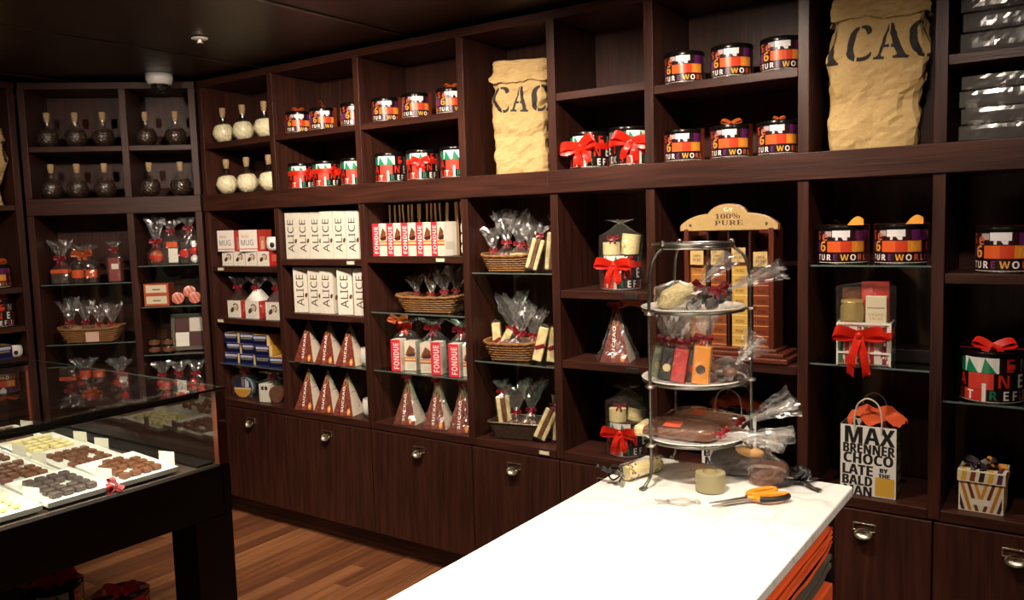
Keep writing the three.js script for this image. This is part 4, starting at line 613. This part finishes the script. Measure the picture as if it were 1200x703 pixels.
{
  const p = dg(.25, 1.0005, -.11), b = basket('woven corner basket with a price card on its front', p, .33, .17, .075, DA, M.wicker, M.wicker);
  part('price_card', rbox(.07, .055, .003, .001), std({ map: canvas(96, 72, (x) => { rect(x, '#d9b2a0', 0, 0, 96, 72); rect(x, '#a83a30', 8, 10, 60, 14); rect(x, '#8a3028', 14, 36, 66, 10); rect(x, '#f0dcd0', 60, 46, 30, 18); }), roughness: .7 }), b, [.03, .034, .093]);
  [['white', -.1, 5, .1], ['truffle', -.03, 7, 0], ['white', .04, 9, -.03], ['brown', .1, 12, -.1]].forEach(([k, dx, sd, ti], i) => treat(k, { white: 'bag of pale cookies', brown: 'bag of brown cookies', truffle: 'bag of dark truffles' }[k] + ' in the corner basket, ' + ORD[i] + ' from the side wall', k + ' bags in the corner basket', dg(.25 + dx, 1.014, -.11), DA, 1.1 + (sd % 3) * .1, sd, ti));
}
const flatFace = canvas(192, 96, (x) => { rect(x, '#b5522e', 0, 0, 96, 96); rect(x, '#8a3a24', 96, 0, 96, 96); rect(x, '#d9cbb0', 8, 12, 80, 66); rect(x, '#5a3a28', 34, 46, 30, 9); });
for (let k = 0; k < 2; k++) solo('flat_carton', carton(.135, .062, .1), paper(flatFace), 'orange carton with cream panel, ' + ['lower', 'upper'][k] + ' of a stack of two', 'carton', dg(.628, 1.1905 + k * .0625, -.1), DA - .06, 'orange cartons in the corner');
const discFace = canvas(128, 128, (x) => { rect(x, '#c85a38', 0, 0, 128, 128); x.save(); x.translate(64, 64); x.rotate(-.5); for (let i = -3; i < 4; i++) rect(x, i % 2 ? '#e08a5c' : '#b8402a', -70, i * 20, 140, 11); x.restore(); });
[[.738, .035, 0], [.785, -.035, .03], [.83, .035, 0]].forEach(([x, z, dy], i) => { const t = thing('round_sweet_pack', ['orange striped round pack beside the stacked cartons', 'orange striped round pack raised behind two others', 'orange striped round pack beside the corner post'][i], 'sweet pack', dg(x, 1.1905, -.1 + z), DA + .1); part('disc', at(new THREE.CylinderGeometry(.033, .033, .02, 32), 0, .038 + dy, 0, PI / 2 - .15), [std({ map: discFace, roughness: .4 }), std({ map: discFace, roughness: .4 }), std({ map: discFace, roughness: .4 })], t); part('clear_tub', at(lathe([[.0355, -.013], [.0355, .013], [.031, .016], [.001, .016]], 32), 0, .038 + dy, 0, PI / 2 - .15), M.cello, t); if (dy) part('riser', rbox(.05, .03, .03, .002), M.black, t, [0, .016, 0]); });
for (const [x, k] of [[.585, 0], [.585, 1], [.66, 0], [.66, 1]]) { const t = thing('small_tin', ['lower', 'upper'][k] + ' small round tin with brown band, stack ' + (x < .6 ? 'at the middle corner post' : 'beside the checkered picture'), 'tin', dg(x, .9205 + k * .041, -.09), DA, 'small corner tins'); part('band', cyl(.032, .032, .026, 28, true).translate(0, .007, 0), M.milkChoc, t); part('lid', lathe([[.033, .032], [.034, .034], [.034, .038], [.001, .04]], 28), M.tinRim, t); part('base_rim', lathe([[.001, 0], [.0335, 0], [.0335, .008]], 28), M.tinRim, t); }
{
  const t = thing('checkered_picture', 'dark framed picture with four light and dark squares on glass', 'picture', dg(.77, .9225, -.12), DA); t.rotation.order = 'YXZ'; t.rotation.x = -.12;
  part('frame', [rbox(.2, .022, .016, .003).translate(0, .011, 0), rbox(.2, .022, .016, .003).translate(0, .199, 0), rbox(.022, .21, .016, .003).translate(-.089, .105, 0), rbox(.022, .21, .016, .003).translate(.089, .105, 0), rbox(.19, .2, .006, .001).translate(0, .105, -.006)], M.greyBoard, t);
  const c = ['#4a2420', '#cfc6bc', '#e6e0d8', '#4a2424']; c.forEach((k, i) => part('square', rbox(.074, .08, .003, .0005), std({ color: k, roughness: .5 }), t, [(i % 2 - .5) * .078, .105 + (.5 - Math.floor(i / 2)) * .084, .002]));
}
// side wall odds and ends
tin('red', .07, .14, 'red lettered round tin on the side wall shelf', undefined, [-4.83, 1.12, .765], 1.4, { band: M.orangeRibbon, bandTurn: .3, topBow: .04 });
tin('orange', .07, .12, 'orange lettered round tin on the side wall shelf, higher up', undefined, [-4.83, 1.33, .765], 1.4, { band: M.orangeRibbon, bandTurn: .3, topBow: .05 });
solo('blue_carton', carton(.1, .075, .12), MP.blue, 'single navy blue carton on the low side wall shelf', 'carton', [-4.81, .95, .8], PI / 2);
hugMug('white mug beside the single blue carton on side wall shelf', [-4.79, .95, .715], 1.2, undefined, .8);
// ------------------------------------------------------------------ marble counter
const marble = rep(data(512, 512, (u, v) => { const a = loop(u, v, 1.2, 1.2, 3), b = loop(u, v, 3, 3, 6), k = Math.pow(1 - Math.min(1, Math.abs(a + b * .35) * 5), 3); const g = 244 - k * 26 + b * 5; return [g, g - 1, g - 5]; }), .9, .9);
{
  const t = thing('marble_counter', 'white marble topped wrapping counter with open shelves below', 'counter', [-.76, 0, 1.66]);
  part('marble_top', rbox(.57, .028, 1.94, .006, 'z', 3), phy({ map: marble, roughness: .22, clearcoat: .25 }), t, [0, .906, 0]);
  for (const [x, z] of [[-.24, -.942], [.22, -.942], [-.24, .92], [.22, .92]]) part('leg', rbox(.046, .89, .046, .003, 'y'), M.blackStain, t, [x, .446, z]);
  part('counter_side', rbox(.016, .84, 1.8, .002, 'z'), M.blackStain, t, [-.24, .46, 0]); part('end_panel', rbox(.43, .84, .014, .002, 'y'), M.blackStain, t, [-.01, .46, -.945]);
  for (const y of [.79, .727, .52, .1]) part('shelf_board', rbox(.46, .01, 1.78, .002, 'z'), M.blackStain, t, [0, y, 0]);
}
function paperStack(name, label, cat, n, [x, y, z], w, h, d, mat, seed) { // loosely aligned folded sheets
  const t = thing(name, label, cat, [x, y, z]), r = rng(seed);
  for (let i = 0; i < n; i++) { const k = h / n, cr = creases(seed + i, 5, 1); part('sheet', surf((u, v) => { const a = (u === 1 ? 0 : u), [px, pz] = rrect(a, (w - r0(i)) * 1, d, 18); return [px + .006 * cr(pz * 3, v) * (px > 0 ? 1 : 0), Math.min(k * .97, v * k) + .002 * cr(pz * 4, v + i), pz]; }, 80, 4), mat, t, [(r() - .5) * .01, i * k + .002, (r() - .5) * .012]); part('sheet', rbox(w * .97, k * .6, d * .98, .003), mat, t, [0, i * k + k * .55, 0]); }
  function r0(i) { return (i % 3) * .006; } return t;
}
paperStack('tissue_stack', 'folded orange tissue sheets on the shelf right under the marble', 'paper stack', 4, [-.731, .796, 1.47], .478, .046, 1.4, M.paperOrange, 5);
paperStack('board_stack', 'grey brown card sheets under the orange tissue', 'paper stack', 2, [-.735, .733, 1.47], .486, .046, 1.38, M.greyBoard, 9);
{ const t = thing('orange_carton', 'flat orange carton on the counter shelf below the grey card', 'carton', [-.725, .526, 1.32]); part('carton', rbox(.47, .185, 1.0, .004), M.paperOrange, t, [0, .096, 0]); part('film_strip', at(surf((u, v) => [.237 + .008 * N3(u * 9, v * 5, 2), v * .05, -.35 + u * .2], 20, 6), 0, .12, 0), M.celloTuft, t); }
// ------------------------------------------------------------------ three tier stand with plates
const SX = -.845, SZ = .81, TIER = [1.022, 1.172, 1.356], LEG = [[-.056, .142], [.132, -.06], [-.098, -.108]];
{
  const t = thing('tiered_plate_stand', 'wrought metal three tier plate stand with arched top on the marble', 'stand', [SX, .9205, SZ]);
  for (const [x, z] of LEG) {
    const foot = part('leg', tube([[x * 1.16, .004, z * 1.16], [x * 1.02, .03, z * 1.02], [x, .12, z], [x, .3, z], [x, .47, z], [x * .98, .53, z * .98], [x * .88, .578, z * .88], [x * .68, .603, z * .68]], 0.0044, 60, 8), M.steel, t);
    part('foot_pad', at(rbox(.016, .006, .022, .002), x * 1.18, .003, z * 1.18), M.steel, foot);
    for (let i = 0; i < 3; i++) part('ring_clip', at(new THREE.SphereGeometry(.0085, 12, 10).scale(1.5, .7, 1.5), x, TIER[i] - .9205 + .007, z), M.chrome, foot);
  }
  for (const y of TIER) part('tier_ring', at(new THREE.TorusGeometry(.128, .004, 8, 60), 0, y - .9205 + .007, 0, PI / 2), M.steel, t);
  for (const y of TIER) part('bracket', LEG.map(([x, z]) => tube([[x, y - .9205 + .007, z], [x * .86, y - .9205 + .007, z * .86]], .003, 4, 6)), M.steel, t);
  part('top_ring', [at(new THREE.TorusGeometry(.103, .005, 8, 50), 0, .604, 0, PI / 2), at(new THREE.TorusGeometry(.103, .003, 6, 50), 0, .611, 0, PI / 2)], M.chrome, t);
  for (const [x, z] of LEG) part('finial', at(new THREE.SphereGeometry(.008, 12, 10), x * .68, .614, z * .68), M.chrome, t);
}
const plateG = lathe([[.001, 0], [.07, 0], [.075, .003], [.1, .007], [.132, .014], [.134, .016], [.132, .0175], [.1, .011], [.072, .007], [.001, .006]], 56);
['lowest', 'middle', 'uppermost'].forEach((s, i) => solo('white_plate', plateG, M.ceramic, 'white round plate on the ' + s + ' tier of the metal stand', 'plate', [SX, TIER[i] - .0005, SZ]));
function flare(t, p, dir, len, w, seed, mat = M.celloTuft) { // gathered film fan that points along dir
  const g = crumple(surf((u, v) => { const a = (u - .5) * 1.5, s = .06 + v * .94, x = Math.sin(a) * s * w, f = .012 * Math.sin(u * 44 + seed) * v + .008 * N3(u * 9, v * 6, seed); return [x, f + .02 * Math.cos(u * 9) * v, v * len * (1 + .1 * N3(u * 14, 3, seed))]; }, 60, 12), .002, seed);
  const m = part('film_fan', g, mat, t, p); m.lookAt(0, 0, 0); m.quaternion.setFromUnitVectors(V3(0, 0, 1), V3(...dir).normalize()); return m;
}
function lump(a, b, c, sd) { const g = new THREE.IcosahedronGeometry(1, 10), p = g.attributes.position; for (let i = 0; i < p.count; i++) { const x = p.getX(i), y = p.getY(i), z = p.getZ(i), k = 1 + .22 * N3(x * 1.6 + sd, y * 1.6, z * 1.6) + .06 * N3(x * 7, y * 7, z * 7 + sd); p.setXYZ(i, x * k * a, y * k * b, z * k * c); } g.computeVertexNormals(); return g; }
{ // top plate
  const y = TIER[2] + .007;
  const a = thing('bagged_chocolate', 'bag of pale nougat chunks on the uppermost plate', 'treat bag', [SX - .035, y, SZ + .02], .4);
  part('chunk', lump(.056, .026, .04, 4).rotateZ(.42).translate(0, .036, 0), M.whiteChoc, a); wrap(a, .115, .085, .06, .075, .0, 7, { tie: null }); part('ribbon_tie', bowGeo(.022, .7, 15), M.darkRedRibbon, a, [.06, .06, .02], [0, 0, -.6]); flare(a, [.05, .055, 0], [.7, .75, .1], .12, .06, 3);
  const b = thing('bagged_chocolate', 'bag of dark nut clusters on the uppermost plate', 'treat bag', [SX + .055, y, SZ + .03], .1); const r = rng(5);
  for (let i = 0; i < 16; i++) part('cluster', new THREE.IcosahedronGeometry(.011 + r() * .006, 1), i % 3 ? M.darkChoc : M.greyChoc, b, [-.04 + (i % 6) * .016, .012 + (i % 3) * .012 + (i % 6) * .002, (r() - .5) * .05]);
  wrap(b, .115, .08, .05, .06, 0, 11, { tie: null }); part('ribbon_tie', bowGeo(.026, .6, 19), M.darkRedRibbon, b, [.032, .058, .022], [0, 0, .4]); flare(b, [.04, .05, 0], [.9, .42, .1], .15, .07, 8);
}
{ // middle plate: small printed bars wrapped with film tops
  const y = TIER[1] + .007, bars = [['pale green', 0x7f8a66, -.1, .02, .22], ['black', 0x221c1a, -.062, .045, .2], ['red', 0xb3261c, -.018, .06, .16], ['charcoal', 0x2c2422, .012, .035, .1], ['amber', 0xd98a22, .045, .06, .1]];
  bars.forEach(([n, c, dx, dz, ti], i) => { const t = thing('chocolate_bar_gift', n + ' wrapped upright bar on the middle plate', 'chocolate bar', [SX + dx * .95, y + .002, SZ + dz], .25); t.rotation.z = -ti; t.scale.setScalar(i === 4 ? 1.3 : 1.15); part('wrapper', at(rbox(.032, .075, .026, .003), 0, .038, 0), std({ color: c, roughness: .45 }), t); part('picture', at(cyl(.009, .009, .0012, 20), 0, .03, .0132, PI / 2), [M.whiteChoc, M.whiteChoc, M.redRibbon, M.redRibbon, M.darkChoc][i], t); wrap(t, .042, .036, .078, .092, .16, 9 + i * 4, { bow: .016, tw: .07, td: .05 }); });
  const b = thing('bagged_chocolate', 'dark loosely wrapped pieces at the edge of the middle plate', 'treat bag', [SX + .1, y, SZ + .02], .3), r = rng(15); for (let i = 0; i < 7; i++) part('piece', new THREE.IcosahedronGeometry(.018, 1).scale(1, .7, 1.1), i % 2 ? M.darkChoc : M.milkChoc, b, [-.03 + (i % 4) * .018, .014 + (i > 3 ? .02 : 0), (r() - .5) * .05]); wrap(b, .1, .09, .05, .07, .0, 31, { tie: null }); flare(b, [.02, .05, 0], [.55, .6, -.4], .09, .05, 31);
}
{ // lowest plate: big slabs in film
  const y = TIER[0] + .007;
  for (const [dx, dy, dz, s, rot] of [[-.02, 0, .035, 1, .1], [.01, .016, -.062, .9, -.08]]) {
    const t = thing('bagged_slab', dy ? 'chocolate slab in film lying on top at the lowest plate' : 'big nut chocolate slab in film with orange label', 'chocolate slab', [SX + dx, y + dy, SZ + dz], rot); t.scale.setScalar(s);
    const g = new RoundedBoxGeometry(.19, .034, .095, 4, .014), p = g.attributes.position; for (let i = 0; i < p.count; i++) p.setXYZ(i, p.getX(i) + .004 * N3(p.getX(i) * 60, p.getY(i) * 60, p.getZ(i) * 60), p.getY(i) * (1 - Math.pow(Math.abs(p.getX(i)) / .11, 3) * .4) + .006 * N3(p.getX(i) * 70, 3, p.getZ(i) * 70), p.getZ(i)); g.computeVertexNormals();
    part('slab', g.translate(0, .018, 0), M.milkChoc, t); if (!dy) part('pale_end', at(rbox(.035, .03, .09, .012, 'x', 3), -.1, .017, 0), M.whiteChoc, t);
    part('price_label', at(rbox(.045, .0016, .036, .0005), -.015, .0395, .02, .18), std({ map: canvas(64, 48, (x) => { rect(x, '#e8582a', 0, 0, 64, 48); rect(x, '#5a1c12', 12, 8, 7, 32); rect(x, '#5a1c12', 28, 8, 7, 32); rect(x, '#5a1c12', 44, 8, 7, 32); }), roughness: .6 }), t);
    part('film_wrap', crumple(surf((u, v) => { const [a, b] = rrect(u === 1 ? 0 : u, .05, .112, 3); return [-.115 + v * .225, .021 + a * (1 - Math.pow(Math.abs(v * 2 - 1), 4) * .6) * (1 + .12 * N3(v * 9, u * 9, 3)), b * (1 - Math.pow(v, 6) * .75)]; }, 32, 26), .0018, 4), M.cello, t);
    part('ribbon_tie', bowGeo(.02, .5, 25), M.darkRedRibbon, t, [.108, .026, .016], [-.4, 0, .5]); flare(t, [.105, .02, 0], dy ? [.9, .42, -.3] : [.95, .03, .12], .165, .1, dy ? 21 : 14);
  }
}
// ------------------------------------------------------------------ small things on the marble
{
  const t = thing('tape_roll', 'olive roll of parcel tape standing flat on the marble', 'tape', [-.765, .9205, .9]);
  part('tape', lathe([[.02, .001], [.036, .001], [.037, .003], [.037, .045], [.036, .047], [.02, .047]], 40), phy({ color: 0xa39a72, roughness: .35, transmission: .15, thickness: 0 }), t); part('core', lathe([[.02, 0], [.018, 0], [.018, .048], [.02, .048], [.02, 0]], 32), std({ color: 0xb9a579, roughness: .8 }), t);
}
{
  const t = thing('scissors', 'scissors with orange handles lying on the marble', 'scissors', [-.655, .9245, .938], .95);   // local -x is the tip
  const bl = (s) => { const sh = new THREE.Shape(); sh.moveTo(.005, -.008); sh.lineTo(-.105, s * .001); sh.lineTo(0, .009); sh.closePath(); return new THREE.ExtrudeGeometry(sh, { depth: .002, bevelEnabled: true, bevelSize: .0006, bevelThickness: .0006, bevelSegments: 1 }).rotateX(PI / 2); };
  part('blade', at(bl(1), 0, .004, 0, 0, .04), M.chrome, t); part('blade', at(bl(-1), 0, .0075, 0, 0, -.05), M.chrome, t); part('pivot', at(cyl(.006, .006, .004, 16), 0, .007, 0), M.steel, t);
  for (const s of [-1, 1]) { const lp = []; for (let i = 0; i < 18; i++) { const a = i / 18 * T2; lp.push([.052 + Math.cos(a) * .04, .008, s * (.02 + Math.sin(a) * (s > 0 ? .017 : .014) + .003 * Math.cos(a))]); } const h = part('handle', tube(lp, .0068, 60, 8, true), std({ color: 0xe08f1c, roughness: .4 }), t); part('grip', tube(lp.slice(s > 0 ? 1 : 9, s > 0 ? 9 : 17).map(q => [q[0], q[1] - .0005, q[2] + s * .001]), .0072, 30, 8), M.black, h); }
  part('shank', [tube([[-.004, .007, 0], [.014, .008, .012]], .006, 6, 7), tube([[-.004, .008, 0], [.014, .008, -.012]], .006, 6, 7)], std({ color: 0xe08f1c, roughness: .4 }), t);
}
{
  const t = thing('wrapped_roll', 'pale rolled wafer with nuts in film beside the stand foot', 'wafer roll', [-.965, .9205, .875], -.27); // runs along z
  part('roll', at(new THREE.CylinderGeometry(.018, .02, .13, 24, 8), 0, .02, 0, PI / 2), M.whiteChoc, t); const r = rng(9); for (let i = 0; i < 60; i++) { const e = r() < .5 ? -1 : 1, a = r() * T2; part('nut', new THREE.IcosahedronGeometry(.0034, 0), i % 3 ? M.milkChoc : M.stickWood, t, [Math.cos(a) * .019, .02 + Math.sin(a) * .019, e * (.03 + r() * .035)]); }
  part('film_wrap', at(wrapGeo(.048, .046, .14, .15, 3, { k: 2 }), 0, .023, -.07, PI / 2), M.cello, t); part('film_fan', surf((u, v) => [(u - .5) * (.02 + v * .07), .012 + .03 * v + .008 * Math.sin(u * 26) * v, .075 + v * .05], 40, 8), phy({ color: 0x1e1e20, roughness: .2, transmission: .3, thickness: 0 }), t);
  for (const s of [-1, 1]) part('black_tie', tube([[0, .02, .075], [s * .012, .045, .09], [s * .026, .03, .105], [s * .012, .008, .1], [0, .02, .075]], .0022, 40, 6), M.black, t);
}
[[-.755, .745, 0], [-.665, .765, 1]].forEach(([x, z, i]) => {
  const t = thing('bagged_cookies', i ? 'round pack of nut cookies in film beside the dark ribbon' : 'brown loaf shaped pack of cookies behind the tape roll', 'cookie pack', [x, .9205, z], i ? .2 : .1);
  if (i) { for (let k = 0; k < 3; k++) part('cookie', at(cyl(.042, .043, .014, 26), (k - 1) * .004, k * .015, 0), M.milkChoc, t); part('clear_ring', at(new THREE.TorusGeometry(.047, .004, 8, 40), 0, .03, .012, 1.0), M.celloTuft, t); wrap(t, .1, .1, .05, .075, .09, 5, { tie: null, k: 2, tw: .05 }); }
  else { part('loaf', at(new THREE.SphereGeometry(.06, 36, 20).scale(1.15, .62, .6), 0, .036, 0), M.darkChoc, t); part('topping', at(new THREE.SphereGeometry(.042, 24, 12).scale(1, .4, .6), .03, .062, 0), M.stickWood, t); wrap(t, .145, .085, .055, .085, .11, 9, { tie: null, tw: .06 }); }
});
{
  const t = thing('ribbon_knot', 'dark grey ribbon rosette lying near the counter corner', 'ribbon', [-.588, .9205, .745]); const g = std({ color: 0x2e2d30, roughness: .45, side: THREE.DoubleSide }), r = rng(21);
  const gs = []; for (let k = 0; k < 9; k++) { const a = k / 9 * T2, R = .022 + r() * .006; gs.push(ribbon(u => { const q = Math.sin(u * PI); return [[Math.cos(a) * R * q + Math.cos(a + 1.5) * .008 * Math.sin(u * T2), .012 + .026 * q * (.6 + .4 * r() * 0) + .004 * k % .01, Math.sin(a) * R * q + Math.sin(a + 1.5) * .008 * Math.sin(u * T2)], [Math.sin(a) * .6, .8, -Math.cos(a) * .6]]; }, .017, 14)); }
  part('loops', gs, g, t); for (const [a, l] of [[.6, .07], [2.2, .085], [3.3, .06], [5.2, .065]]) part('tail', ribbon(u => [[Math.cos(a) * u * l, .008 * (1 - u) + .0035 + .002 * Math.sin(u * 9), Math.sin(a) * u * l], [-Math.sin(a), .1, Math.cos(a)]], .016, 10), g, t);
}
{
  const t = thing('clear_clip', 'clear plastic bag clip lying on the marble', 'clip', [-.8, .9205, 1.03], .5); const c = phy({ color: 0xe8e6e2, transmission: .9, thickness: 0, roughness: .08 });
  for (const s of [-1, 1]) part('loop', tube([[.04, .004, 0], [.02, .004, s * .02], [-.01, .004, s * .012], [-.02, .004, s * .004], [-.05, .004, s * .012]], .003, 30, 7), c, t); part('bridge', at(rbox(.008, .006, .016, .002), -.018, .004, 0), c, t); part('loop', tube([[.04, .004, 0], [.055, .004, .012], [.05, .004, -.01], [.04, .004, 0]], .003, 20, 7), c, t);
}
// ------------------------------------------------------------------ glass display case
{
  const X0 = -3.54, X1 = -2.28, Z0 = 1.2, Z1 = 3.6, TOP = 1.1, FL = .852, cx = (X0 + X1) / 2, cz = (Z0 + Z1) / 2, W = X1 - X0, D = Z1 - Z0;
  const t = thing('display_case', 'low glass display case on dark wooden legs filled with chocolates', 'display case', [cx, 0, cz]), L = (x, y, z) => [x - cx, y, z - cz];
  for (const x of [X0 + .07, X1 - .068]) for (const z of [Z0 + .07, Z1 - .07]) part('leg', rbox(.136, .69, .136, .003, 'y'), M.blackStain, t, L(x, .345, z));
  part('apron', rbox(W, .16, .03, .003), M.blackStain, t, L(cx, .77, Z0 + .015)); part('apron', rbox(W, .16, .03, .003), M.blackStain, t, L(cx, .77, Z1 - .015));
  part('apron', rbox(.03, .16, D - .062, .003, 'z'), M.blackStain, t, L(X1 - .015, .77, cz)); part('apron', rbox(.03, .16, D - .062, .003, 'z'), M.blackStain, t, L(X0 + .015, .77, cz));
  part('case_floor', rbox(W - .062, .014, D - .062, .002, 'z'), std({ color: 0x4a3d36, roughness: .35 }), t, L(cx, FL - .009, cz));
  part('inner_rim', rbox(W - .07, .01, .06, .003), M.blackStain, t, L(cx, FL + .002, Z0 + .066)); part('low_shelf', rbox(W - .28, .02, D - .36, .002, 'z'), M.blackStain, t, L(cx, .27, cz + .05));
  for (const [x, z] of [[X1 - .014, Z0 + .02], [X0 + .014, Z0 + .02], [X1 - .014, Z1 - .02], [X0 + .014, Z1 - .02]]) part('corner_post', rbox(.024, TOP - FL - .008, .036, .002, 'y'), redWood, t, L(x, (TOP + FL) / 2 - .004, z));
  const pane = (n, w, h, p, ry, rx) => part(n, new THREE.PlaneGeometry(w, h).rotateX(rx ?? 0).rotateY(ry ?? 0), M.caseGlass, t, p);
  pane('glass_pane', D - .08, TOP - FL - .006, L(X1 - .003, (TOP + FL) / 2, cz), PI / 2); pane('glass_pane', D - .08, TOP - FL - .006, L(X0 + .003, (TOP + FL) / 2, cz), PI / 2);
  part('glass_pane', new THREE.PlaneGeometry(W - .06, TOP - FL - .006), phy({ color: 0xdfeae4, transmission: 1, thickness: 0, roughness: 0, ior: 1.9 }), t, L(cx, (TOP + FL) / 2, Z0 + .03)); pane('glass_pane', W - .06, TOP - FL - .006, L(cx, (TOP + FL) / 2, Z1 - .03));
  pane('glass_top', W, D, L(cx, TOP + .002, cz), 0, -PI / 2);
  part('edge_seal', rbox(.008, .007, D, .001, 'z'), M.black, t, L(X1 - .002, TOP - .002, cz)); part('edge_seal', rbox(.006, .005, D, .001, 'z'), M.glassEdge, t, L(X0 + .002, TOP - .001, cz)); part('edge_seal', rbox(W, .005, .005, .001), M.glassEdge, t, L(cx, TOP - .001, Z0 + .004));
  // strip lamp under the top edge along the aisle side
  for (const [xe, sg] of [[X1, 1], [X0, -1]]) {
    part('lamp_channel', [rbox(.034, .003, D - .19, .001, 'z').translate(-.014 * sg, .004, 0), rbox(.003, .018, D - .19, .001, 'z').translate(.003 * sg, -.004, 0), rbox(.003, .018, D - .19, .001, 'z').translate(-.03 * sg, -.004, 0)], M.black, t, L(xe - .008 * sg, TOP - .006, cz));
    part('lamp_strip', rbox(.02, .006, D - .2, .002, 'z'), std({ color: 0xffffff, emissive: new THREE.Color(0xfff0d8), emissiveIntensity: 3 }), t, L(xe - .022 * sg, TOP - .008, cz));
    const a = new THREE.RectAreaLight(0xfff0d8, CASE_LIGHT, .02, D - .2); a.name = 'strip_light'; a.position.set(...L(xe - .022 * sg, TOP - .018, cz)); a.rotation.set(-PI / 2, 0, 0); t.add(a);
  }
  // trays of chocolates
  const trayG = mergeGeometries([rbox(.25, .008, .19, .003), rbox(.25, .014, .006, .002).translate(0, .006, .093), rbox(.25, .014, .006, .002).translate(0, .006, -.093), rbox(.006, .014, .19, .002).translate(.122, .006, 0), rbox(.006, .014, .19, .002).translate(-.122, .006, 0)].map(strip));
  const chG = [new RoundedBoxGeometry(.026, .016, .026, 2, .003).translate(0, .008, 0), new RoundedBoxGeometry(.036, .012, .018, 2, .003).translate(0, .006, 0), new THREE.SphereGeometry(.013, 14, 10).scale(1, .85, 1).translate(0, .011, 0)], mats = [M.milkChoc, M.darkChoc, M.greyChoc, M.whiteChoc];
  const kinds = [['milk', 'square'], ['dark', 'square'], ['cocoa dusted', 'square'], ['white', 'square']];
  let n = 0;
  for (let r = 0; r < 9; r++) for (let c = 0; c < 4; c++) {
    const x = X1 - .165 - c * .262, z = Z0 + .255 + r * .205 + (c % 2) * .012, y = FL + .016, q = [[0, 0, 3, 0], [2, 0, 0, 1], [3, 0, 1, 0], [1, 2, 0, 3]][r % 4][c], sh = [0, 1, 0, 0, 2][(r * 2 + c) % 5];
    const tl = `tray of ${['milk', 'dark', 'cocoa dusted', 'white'][q]} chocolate ${['squares', 'batons', 'domes'][sh]}, ${ORD[r]} row from case end, ${ORD[c]} from aisle glass`;
    const tr = solo('chocolate_tray', trayG, M.ceramic, tl, 'tray', [x, y, z], 0, 'trays in the glass case'); tr.rotation.z = -.06;
    solo('name_card', rbox(.062, .042, .0015, .0005), M.card, `blank white name card at tray, ${ORD[r]} row from case end, ${ORD[c]} from aisle glass`, 'card', [x + .06 - (c % 2) * .1, y + .022, z - .099], .25, 'name cards in the glass case');
    const nx = sh === 1 ? 4 : 5, nz = sh === 1 ? 5 : 4; if (r > 3 || (c > 1 && r > 2)) continue;
    for (let i = 0; i < nx; i++) for (let k = 0; k < nz; k++) { if ((i * 7 + k * 3 + r + c) % 9 === 0) continue; const px = (i - (nx - 1) / 2) * (sh === 1 ? .046 : .038), pz = (k - (nz - 1) / 2) * (sh === 1 ? .028 : .034); if (n++ > 290) continue; solo('chocolate', chG[sh], mats[q], `${['milk', 'dark', 'cocoa dusted', 'white'][q]} chocolate ${['square', 'baton', 'dome'][sh]} on the tray in ${ORD[r]} row from case end, ${ORD[c]} from aisle`, 'chocolate', [x + px, y + .005 - px * .06, z + pz], (k * 7 + i * 3) % 5 * .03 - .06, 'chocolates in the glass case'); }
  }
  const rb = thing('loose_ribbon', 'loose dark red ribbon curled beside trays in the glass case', 'ribbon', [X1 - .045, FL, 1.56]); part('loops', bowGeo(.028, .8, 61), M.darkRedRibbon, rb, [0, .012, 0], [-1.2, .6, 0]); part('knot_ball', at(new THREE.SphereGeometry(.013, 14, 10), .0, .014, .02), M.darkRedRibbon, rb);
  solo('orange_card', rbox(.12, .012, .1, .002), std({ color: 0xd98428, roughness: .5 }), 'flat orange and green card lying in the glass case', 'card', [X1 - .12, FL + .005, 1.98]);
}
// red tins on the low shelf of the case
tin('red', .085, .14, 'dim red tin with puffed bow under the glass case, beside the leg', undefined, [-2.6, .28, 1.42], 1.4, { frontBow: .05, bowY: .13, bowTurn: .2 , topBow: .05, band: M.redRibbon });
tin('red', .085, .16, 'dim red tin with puffed bow under the glass case, further in', undefined, [-2.83, .28, 1.52], 2.0, { topBow: .06, band: M.redRibbon });
tin('red', .085, .15, 'dim lettered tin under the glass case, between leg and other tins', undefined, [-2.5, .28, 1.62], 2.2, { topBow: .05, band: M.darkRedRibbon });
renderer.render(scene, camera);
